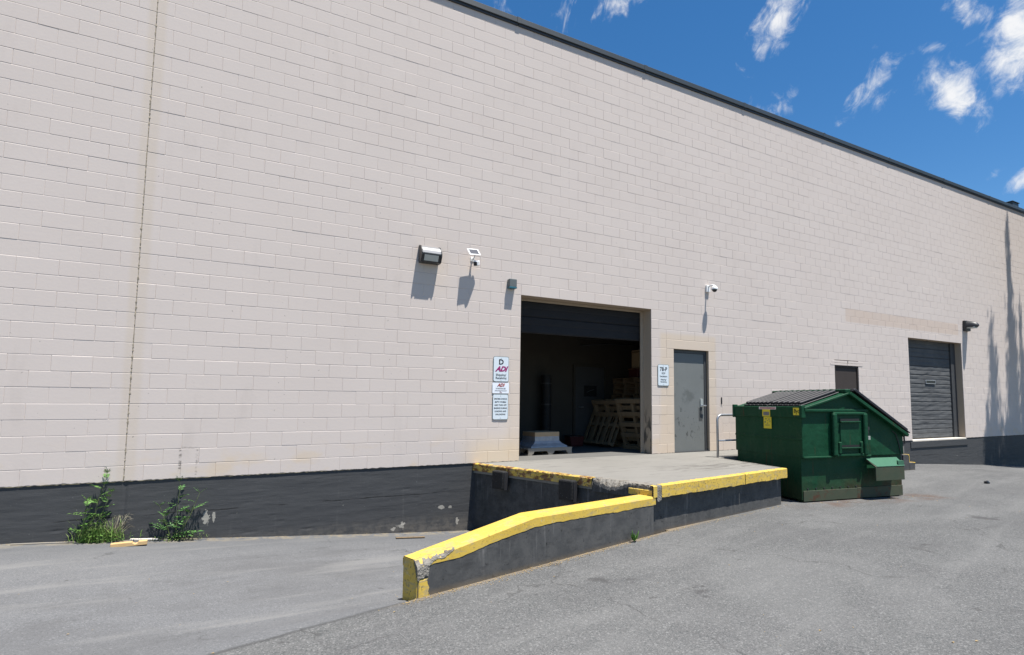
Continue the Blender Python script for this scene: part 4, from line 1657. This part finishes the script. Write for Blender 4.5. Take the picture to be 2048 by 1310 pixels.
sk = end_sticker(-.012, .165, 1.455, 1.58, MAT['stickeryellow'], 'size_sticker')
end_text(sk, '8yd', .10, .077, 1.52, MAT['ink'], -.0312, .002)
sk = end_sticker(.60, 1.07, 1.545, 1.592, MAT['stickerpink'], 'strip_sticker')
mb = MB()
yy = .63
while yy < 1.03:
    wd = r4.uniform(.012, .03)
    mb.box(-.0312, -.0309, yy, yy+wd, 1.557, 1.58)
    yy += wd+.008
mb.build('sticker_print', MAT['redink'], sk)
sk = end_sticker(.76, .975, 1.415, 1.545, MAT['stickeryellow'], 'warning_sticker')
mb = MB()
mb.box(-.0312, -.0309, .785, .95, 1.435, 1.50)
mb.build('sticker_print', MAT['lampmetal'], sk)
sk = end_sticker(.75, .965, 1.20, 1.415, MAT['stickeryellow'], 'warning_sticker', -.012)
mb = MB()
for (a, b, c, d) in ((.80, .83, 1.36, 1.375), (.88, .92, 1.365, 1.38), (.78, .80, 1.32, 1.345), (.91, .94, 1.30, 1.33), (.84, .87, 1.335, 1.345), (.84, .88, 1.29, 1.30), (.80, .92, 1.265, 1.270), (.80, .92, 1.25, 1.255)):
    mb.box(-.0135, -.0133, a, b, c, d)
mb.build('sticker_print', MAT['inkgrey'], sk)

# ------------------------------------------------------------------ inside the doorway


def pallet_parts(parent, mat, deckside=1):
    mb = MB()
    for k in range(3):
        y = -.5+k*.4625
        mb.box(-.6, .6, y, y+.075, -.045, .045)
    mb.build_pieces('stringer', mat, parent)
    mb = MB()
    for k in range(7):
        x = -.6+k*(1.1/6)
        mb.box(x, x+.10, -.5, .5, .046, .066)
    mb.build('deck_board', mat, parent)
    mb = MB()
    for x in (-.6, -.30, -.05, .20, .5):
        mb.box(x, x+.10, -.5, .5, -.066, -.046)
    mb.build('bottom_board', mat, parent)


def place_axes(o, origin, ex, ey):
    ex = Vector(ex).normalized()
    ey = Vector(ey)
    ey = (ey-ex*ey.dot(ex)).normalized()
    ez = ex.cross(ey)
    M = Matrix((ex, ey, ez)).transposed().to_4x4()
    M.translation = origin
    o.matrix_world = M


p1 = thing('wooden_pallet', 'wooden pallet leaning rightwards, leftmost of those propped inside the doorway', 'pallet', group='pallets inside the open warehouse door')
pallet_parts(p1, MAT['wood'])
place_axes(p1, Vector((9.02, 2.25, .52)), (.0, 1, 0), (.42, 0, 1))
p2 = copy_tree(p1)
p2['label'] = 'wooden pallet leaning left against the first leaning pallet, seen nearly edge-on'
place_axes(p2, Vector((9.16, 2.15, .56)), (-.30, -.015, 1), (.05, -1, 0))
p3 = copy_tree(p1)
p3['label'] = 'pale wooden pallet with its slats facing out, nearest the right door jamb'
place_axes(p3, Vector((9.10, 1.02, .58)), (-.25, -.04, 1), (.16, -1, 0))
# stack behind
NTH = ('lowest', 'second', 'third', 'fourth', 'fifth', 'sixth', 'seventh', 'eighth', 'ninth', 'tenth', 'eleventh', 'topmost')
ps = thing('wooden_pallet', 'lowest old pallet of the tall stack behind the leaning pallets, on the floor', 'pallet', group='stacked pallets by the back wall')
pallet_parts(ps, MAT['wood_dark'])
ps.location = (10.35, 2.45, .07)
for k in range(1, 12):
    c = copy_tree(ps)
    c['label'] = NTH[k]+(' old pallet of the tall stack, under the red crate' if k == 11 else ' old pallet from the floor in the tall stack behind the leaning pallets')
    c.location = (10.35+rng.uniform(-.05, .05), 2.45+rng.uniform(-.05, .05), .07+k*.142)
    c.rotation_euler = (0, 0, rng.uniform(-.06, .06))
for k, (nm, lab, mt, x0, x1, z0, z1) in enumerate((('crate', 'dull red crate on top of the pallet stack inside', 'redbox', 9.95, 10.45, 1.72, 1.95), ('carton', 'tall brown carton standing on the pallet stack', 'card', 10.05, 10.35, 1.951, 2.42))):
    o = thing(nm, lab, nm, ((x0+x1)/2, 2.3, z0))
    mb = MB()
    mb.box(-(x1-x0)/2, (x1-x0)/2, -.2, .2, 0, z1-z0, bev=.01)
    mb.build('box_body', MAT[mt], o)
    mb = MB()
    mb.box(-(x1-x0)/2-.004, (x1-x0)/2+.004, -.03, .03, z1-z0, z1-z0+.004)
    mb.box(-(x1-x0)/2-.008, (x1-x0)/2+.008, -.208, .208, (z1-z0)*.86, (z1-z0)*.93, bev=.003)
    mb.build_pieces('lid_tape', MAT['wood_dark'], o)

# wrapped load
wp = thing('wooden_pallet', 'low pale pallet carrying the shrink-wrapped load at the doorway', 'pallet', (6.80, 1.30, .0), (0, 0, .03))
for k, y in enumerate((-.42, -.02, .38)):
    mb = MB()
    mb.prism([(-.51, .022), (-.40, .022), (-.37, .075), (-.08, .075), (-.05, .022), (.07, .022), (.10, .075), (.38, .075), (.41, .022), (.51, .022), (.51, .115), (-.51, .115)], y, y+.04, bev=.003)
    mb.build('stringer', MAT['paleboard'], wp)
mb = MB()
for k in range(6):
    y = -.42+k*.155
    mb.box(-.52, .52, y, y+.115, .116, .138)
mb.build('deck_board', MAT['paleboard'], wp)
mb = MB()
for x in (-.52, -.05, .42):
    mb.box(x, x+.10, -.42, .45, .0, .021)
mb.build('bottom_board', MAT['paleboard'], wp)
wd = thing('wrapped_load', 'shrink-wrapped goods with cardboard cap on the low pallet', 'load', (6.80, 1.30, .139), (0, 0, .03))
bm = bmesh.new()
wd.scale = (.86, .9, .92)
rings = []
for (z, fx, fy) in ((0, .50, .42), (.03, .49, .41), (.09, .38, .34), (.14, .335, .31), (.27, .33, .305)):
    ring = []
    for i in range(40):
        t = 2*math.pi*i/40
        c, s = math.cos(t), math.sin(t)
        k = 1/max(abs(c), abs(s))
        w_ = 1+.02*mnoise.noise(Vector((c*4, s*4, z*20)))
        ring.append(bm.verts.new((c*k*fx*w_, s*k*fy*w_, z)))
    rings.append(ring)
for a, b in zip(rings[:-1], rings[1:]):
    for i in range(40):
        bm.faces.new((a[i], a[(i+1) % 40], b[(i+1) % 40], b[i]))
bm.faces.new(rings[-1])
mb = MB()
mb.add(bm)
mb.build('plastic_wrap', MAT['wrap'], wd)
mb = MB()
mb.box(-.335, .335, -.31, .31, .24, .34, bev=.006)
mb.build('cardboard_cap', MAT['card'], wd)

# dark narrow roll / post against the back wall
pr_ = thing('upright_roll', 'tall dark roll standing on end near the back of the doorway', 'roll', (7.62, 2.62, 0))
mb = MB()
mb.tube([(0, 0, 0), (0, 0, .6), (.01, 0, 1.2), (.0, 0, 1.72)], .115, 14)
mb.build('roll_body', MAT['rubber'], pr_, smooth=False)
mb = MB()
for z in (.35, 1.0, 1.5):
    mb.tube([(0, 0, z), (0, 0, z+.03)], .122, 14)
mb.build_pieces('strap', MAT['bronze'], pr_)
rb = thing('red_tote', 'dull red tote on the floor left of the leaning pallets', 'tote', (8.45, 2.7, 0))
mb = MB()
mb.prism([(-.16, 0), (.16, 0), (.20, .24), (-.20, .24)], -.14, .14, bev=.01)
mb.build('tote_body', MAT['redbox'], rb)
mb = MB()
mb.box(-.215, .215, -.155, .155, .235, .262, bev=.006)
mb.build('tote_lid', MAT['bronze'], rb)

# ------------------------------------------------------------------ plants


def leaf_quads(mb, p, d, n, L, W, fold=.15, r=None):
    d = d.normalized()
    s = d.cross(n)
    if s.length < 1e-4:
        s = d.orthogonal()
    s.normalize()
    n = s.cross(d)
    m = p+d*L*.42
    t = p+d*L-n*L*.12
    a = m+s*W*.5+n*W*fold
    b = m-s*W*.5+n*W*fold
    i = len(mb.v)
    mb.v += [tuple(p), tuple(a), tuple(t), tuple(b), tuple(m)]
    mb.f += [(i, i+1, i+4), (i+1, i+2, i+4), (i+2, i+3, i+4), (i+3, i, i+4)]


def compound(mb, st, p, d, L, pairs, lw, r):
    """pinnate leaf with toothed leaflets"""
    d = d.normalized()
    upv = Vector((0, 0, 1))
    s = d.cross(upv)
    s = s.normalized() if s.length > 1e-3 else Vector((1, 0, 0))
    pts = [p]
    q = p.copy()
    dd = d.copy()
    n = pairs+1
    for k in range(n):
        dd = (dd+Vector((0, 0, -.09))).normalized()
        q = q+dd*L/n
        pts.append(q.copy())
        nn = s.cross(dd)
        f = 1-.45*abs(k/(n-1)-.4)
        if k < n-1:
            for sg in (-1, 1):
                ldv = (dd*.55+s*sg*.9+Vector((0, 0, r.uniform(-.1, .15)))).normalized()
                leaf_quads(mb, q, ldv, nn, lw*2.6*f*r.uniform(.85, 1.15), lw*f, .15)
        else:
            leaf_quads(mb, q, dd, nn, lw*3.0, lw*1.1)
    st.tube(pts, .0016, 4, False)


def weed(name, label, base, stems, leafmat, seed, L=.17, lw=.028, dens=1.0, lean=(0, 0)):
    r = random.Random(seed)
    o = thing(name, label, 'weed', base)
    mb, st = MB(), MB()
    for (dx, dy, hgt, lx, ly) in stems:
        pts = []
        nseg = 8
        for k in range(nseg+1):
            t = k/nseg
            pts.append(Vector((dx+lx*t+lean[0]*t*t+r.uniform(-.008, .008), dy+ly*t+r.uniform(-.008, .008), hgt*t)))
        st.tube(pts, [.007*(1-.75*k/nseg) for k in range(nseg+1)], 5, False)
        nl = int(hgt*16*dens)
        for k in range(nl):
            t = .10+.88*k/nl+r.uniform(-.03, .03)
            t = min(.99, max(.04, t))
            f = t*nseg
            i = min(nseg-1, int(f))
            p = pts[i].lerp(pts[i+1], f-i)
            a = k*2.4+r.uniform(-.5, .5)
            d = Vector((math.cos(a), math.sin(a)*.75-.18, .42+.5*t))
            compound(mb, st, p, d, L*(1.25-.75*t)*r.uniform(.75, 1.15), 4, lw*(1.12-.4*t), r)
        for k in range(3):
            compound(mb, st, pts[-1], Vector((r.uniform(-.8, .8), r.uniform(-.7, .2), .8)), L*.42, 3, lw*.55, r)
    st.build('stem', MAT['stem'], o)
    mb.build('foliage', MAT[leafmat], o)
    return o


weed('tall_weed', 'tall leaning leafy weed against the foundation left of the crack', (-.33, -.06, ramp_z(-.33, -.06)),
     [(0, 0, .84, .17, .01), (-.05, -.03, .52, .05, -.02), (.03, -.02, .60, .20, 0.02)], 'leaf', 21, .15, .024, .9)
weed('tall_weed', 'tall upright branching weed against the foundation right of the crack', (.60, -.07, ramp_z(.60, -.07)),
     [(0, 0, .77, .02, .02), (.05, -.02, .60, .20, 0), (-.03, -.02, .46, -.16, 0), (.02, -.03, .36, .12, -.06), (-.05, -.02, .33, -.06, -.05)], 'leaf2', 33, .18, .027, .62)

# grass tuft and dry stalks
r5 = random.Random(9)
gt = thing('grass_tuft', 'pale green grass tuft growing at the foot of the leaning weed', 'grass', (-.20, -.10, ramp_z(-.20, -.1)))
mb = MB()
for k in range(420):
    bx, by = r5.gauss(0, .12), r5.gauss(-.0, .04)
    hgt = r5.uniform(.06, .30)*(1.2 if r5.random() < .25 else .75)
    a = r5.uniform(0, 6.28)
    lx, ly = math.cos(a)*hgt*.5, math.sin(a)*hgt*.3-.02
    w_ = r5.uniform(.002, .0045)
    p0 = Vector((bx, by, 0))
    p1_ = Vector((bx+lx*.4, by+ly*.4, hgt*.7))
    p2_ = Vector((bx+lx, by+ly, hgt*.98))
    s = Vector((-math.sin(a), math.cos(a), 0))*w_
    i = len(mb.v)
    mb.v += [tuple(p0-s), tuple(p0+s), tuple(p1_+s), tuple(p1_-s), tuple(p2_)]
    mb.f += [(i, i+1, i+2, i+3), (i+3, i+2, i+4)]
mb.build('grass_blades', MAT['grass'], gt)
mb = MB()
for k in range(240):
    p = Vector((r5.gauss(.05, .13), r5.gauss(-.03, .04), abs(r5.gauss(.03, .04))))
    leaf_quads(mb, p, Vector((r5.uniform(-1, 1), r5.uniform(-1, .3), r5.uniform(0, .8))), Vector((0, 0, 1)), r5.uniform(.02, .045), r5.uniform(.012, .022))
mb.build('foliage', MAT['leaf'], gt)
dr = thing('dry_weed', 'dead grey-brown weed stalks right of the grass tuft', 'dry weed', (-.06, -.05, ramp_z(-.06, -.05)))
mb = MB()
for k in range(46):
    a = r5.uniform(-1, 1)
    hgt = r5.uniform(.14, .36)
    p0 = Vector((r5.gauss(0, .03), r5.gauss(0, .02), 0))
    p1_ = p0+Vector((a*.09, r5.uniform(-.04, .01), hgt*.6))
    p2_ = p0+Vector((a*.17, r5.uniform(-.06, .01), hgt*.95))
    p3_ = p2_+Vector((a*.05+r5.uniform(-.02, .02), -.01, r5.uniform(-.03, .03)))
    mb.tube([p0, p1_, p2_, p3_], [.003, .0025, .002, .001], 4, False)
mb.build('dry_stalk', MAT['dry'], dr)

sw = thing('small_weed', 'small bright green weed at the foot of the low yellow-topped wall', 'weed', (5.40, -3.88, lot_z(5.4, -3.88)))
mb = MB()
for k in range(13):
    a = k*2.4
    leaf_quads(mb, Vector((r5.uniform(-.01, .01), 0, .01)), Vector((math.cos(a)*.6, math.sin(a)*.35-.05, 1.0-.4*(k % 3)*.5)), Vector((math.cos(a), math.sin(a), .3)), r5.uniform(.08, .145), r5.uniform(.024, .038))
mb.build('foliage', MAT['leaf'], sw)

# low weeds and litter at the foot of the foundation
gt2 = thing('grass_tuft', 'short yellow-green weeds at the foot of the upright weed', 'grass', (.62, -.10, ramp_z(.62, -.1)))
mb = MB()
for k in range(260):
    p = Vector((r5.gauss(.02, .15), r5.gauss(-.0, .035), abs(r5.gauss(.015, .03))))
    leaf_quads(mb, p, Vector((r5.uniform(-1, 1), r5.uniform(-1, .3), r5.uniform(0, .9))), Vector((0, 0, 1)), r5.uniform(.02, .06), r5.uniform(.006, .016))
mb.build('foliage', MAT['grass'], gt2)

# ------------------------------------------------------------------ debris
wb = thing('wood_block', 'short cut piece of fresh lumber lying on the asphalt', 'wood block', (.15, -.40, ramp_z(.15, -.40)+.003), (0, 0, .06))
mb = MB()
mb.prism([(-.18, 0), (.185, 0), (.185, .045), (.10, .045), (.085, .022), (.06, .016), (.04, .030), (.03, .045), (-.18, .045)], -.05, .05, bev=.002)
mb.build('lumber', MAT['lumber'], wb)


def flat_piece(name, label, x0, y0, x1, y1, w_, th, mat, cat):
    z0, z1 = ramp_z(x0, y0), ramp_z(x1, y1)
    a, b = Vector((x0, y0, z0+.010)), Vector((x1, y1, z1+.010))
    d = (b-a)
    L_ = d.length
    ex = d.normalized()
    ey = Vector((-ex.y, ex.x, 0)).normalized()
    ez = ex.cross(ey)
    M = Matrix((ex, ey, ez)).transposed().to_4x4()
    M.translation = a
    mb = MB()
    n = 5
    for k in range(n):
        mb.box(L_*k/n, L_*(k+1)/n-.0005, -w_/2+r5.uniform(-.003, .003), w_/2+r5.uniform(-.003, .003), 0, th, M, bev=.0015)
    return tag(mb.build(name, mat), label, cat)


flat_piece('wood_strip', 'long thin bleached strip lying along the foundation at far left', -1.02, -.10, -.42, -.115, .022, .008, MAT['paleboard'], 'wood strip')
flat_piece('wood_strip', 'short white strip behind the cut lumber block', .12, -.08, .42, -.075, .05, .018, MAT['paperwhite'], 'wood strip')
flat_piece('wood_strip', 'thin weathered slat on the ramp near the dock', 3.42, -.47, 3.86, -.49, .055, .012, MAT['wood'], 'wood strip')

bk = thing('litter_lump', 'small black lump lying alone on the asphalt at far right', 'litter', (14.9, -3.45, lot_z(14.9, -3.45)))
bm = bmesh.new()
bmesh.ops.create_icosphere(bm, subdivisions=2, radius=.05)
for v in bm.verts:
    v.co = Vector((v.co.x*1.3, v.co.y, max(-.02, v.co.z*.8)))*(1+.3*mnoise.noise(v.co*30))+Vector((0, 0, .02))
mb = MB()
mb.add(bm)
mb.build('lump_body', MAT['black'], bk)

# crumbs, chips and dead leaves along the edges: nobody could count them
mb = MB()


def crumb(x, y, z, s, r):
    a = r.uniform(0, 6.28)
    d = Vector((math.cos(a), math.sin(a), r.uniform(-.1, .3)))
    leaf_quads(mb, Vector((x, y, z+.003)), d, Vector((0, 0, 1)), s, s*r.uniform(.35, .8), .2)


for k in range(700):
    s = r5.uniform(0, 3.5)
    v = -abs(r5.gauss(0, .05))-.01
    x, y = pt(s, v)
    crumb(x, y, lot_z(x, y), r5.uniform(.006, .022), r5)
for k in range(260):
    x = r5.uniform(6.0, 9.2)
    y = CY+(x-CX)*fd.y/fd.x-abs(r5.gauss(0, .06))+.03
    crumb(x, y, lot_z(x, y), r5.uniform(.006, .024), r5)
for k in range(380):
    x = r5.uniform(-1.4, 4.7)
    y = -abs(r5.gauss(0, .05))
    crumb(x, y, ramp_z(x, y), r5.uniform(.006, .02), r5)
for k in range(150):
    s, v = r5.uniform(-6, 8), r5.uniform(-4, 3)
    if v > 0 and s < .2:
        continue
    x, y = pt(s, v)
    if y > -.1:
        continue
    crumb(x, y, ramp_z(x, y) if v > .9 else lot_z(x, y), r5.uniform(.008, .03), r5)
for k in range(90):
    x = r5.uniform(9.4, 12.0)
    y = -3.2-(x-9.4)*.185-abs(r5.gauss(.05, .10))
    crumb(x, y, lot_z(x, y), r5.uniform(.01, .03), r5)
lt = mb.build('leaf_litter', MAT['litter'])
lt['kind'] = 'stuff'

# ------------------------------------------------------------------ tree beyond the right edge of the frame (its shadow falls on the wall)
tr = thing('tree', 'tall narrow tree standing in front of the far end of the warehouse', 'tree', (26.5, -3.2, lot_z(26.5, -3.2)))
r6 = random.Random(4)
mb = MB()
tp = [Vector((0, 0, 0)), Vector((.05, 0, 4)), Vector((-.05, .05, 9)), Vector((.0, 0, 14)), Vector((.02, 0, 19.5))]
mb.tube(tp, [.26, .22, .16, .09, .02], 10)
sprays = [(-2.62, 11.3, 8.6, -.1), (-2.38, 12.4, 9.0, .15), (-2.1, 13.2, 9.6, -.1), (-1.72, 16.3, 9.0, .0), (-1.58, 14.4, 9.6, .1), (-1.28, 13.4, 8.8, -.15),
          (-.98, 12.6, 9.0, .1), (-.62, 14.9, 9.2, 0), (-.36, 16.8, 9.6, .12), (-.08, 19.6, 11.0, 0), (.12, 17.4, 8.6, -.2), (.4, 16.0, 9.0, .2)]
for k in range(16):
    sprays.append((r6.uniform(.3, 2.4), r6.uniform(11, 16), r6.uniform(7, 9), r6.uniform(-.9, .9)))
for k in range(10):
    sprays.append((r6.uniform(-1.9, .3), r6.uniform(6.5, 8.6), r6.uniform(4.6, 5.6), r6.uniform(-.6, .9)))
for (lx, zt, zb, ly) in sprays:
    f = .03 if abs(lx) > .3 else .02
    mb.tube([Vector((lx*.08, ly*.1, max(2.5, zb-1.9))), Vector((lx*.75, ly*.8, zb-.4)), Vector((lx, ly, zb+.3)), Vector((lx+.32, ly, zt))], [f+.02, f, f*.7, .006], 6, False)
mb.build('trunk', MAT['bark'], tr)
mb = MB()
for (lx, zt, zb, ly) in sprays:
    z = zb-.2
    while z < zt+.1:
        t = (z-zb)/(zt-zb)
        wd_ = (.21*(1-t)+.06)*r6.uniform(.35, 1.35)
        for k in range(int(12+38*(1-t))):
            p = Vector((lx+.32*t+r6.gauss(0, wd_), ly+r6.gauss(0, .06), z+r6.gauss(0, .10)))
            leaf_quads(mb, p, Vector((r6.uniform(-1, 1), r6.uniform(-1, 1), r6.uniform(-1, .4))), Vector((r6.uniform(-.6, .6), r6.uniform(-.6, .6), 1)), r6.uniform(.10, .16), r6.uniform(.06, .10))
        z += r6.choice((.12, .16, .2, .3, .5))
mb.build('crown', MAT['treeleaf'], tr)
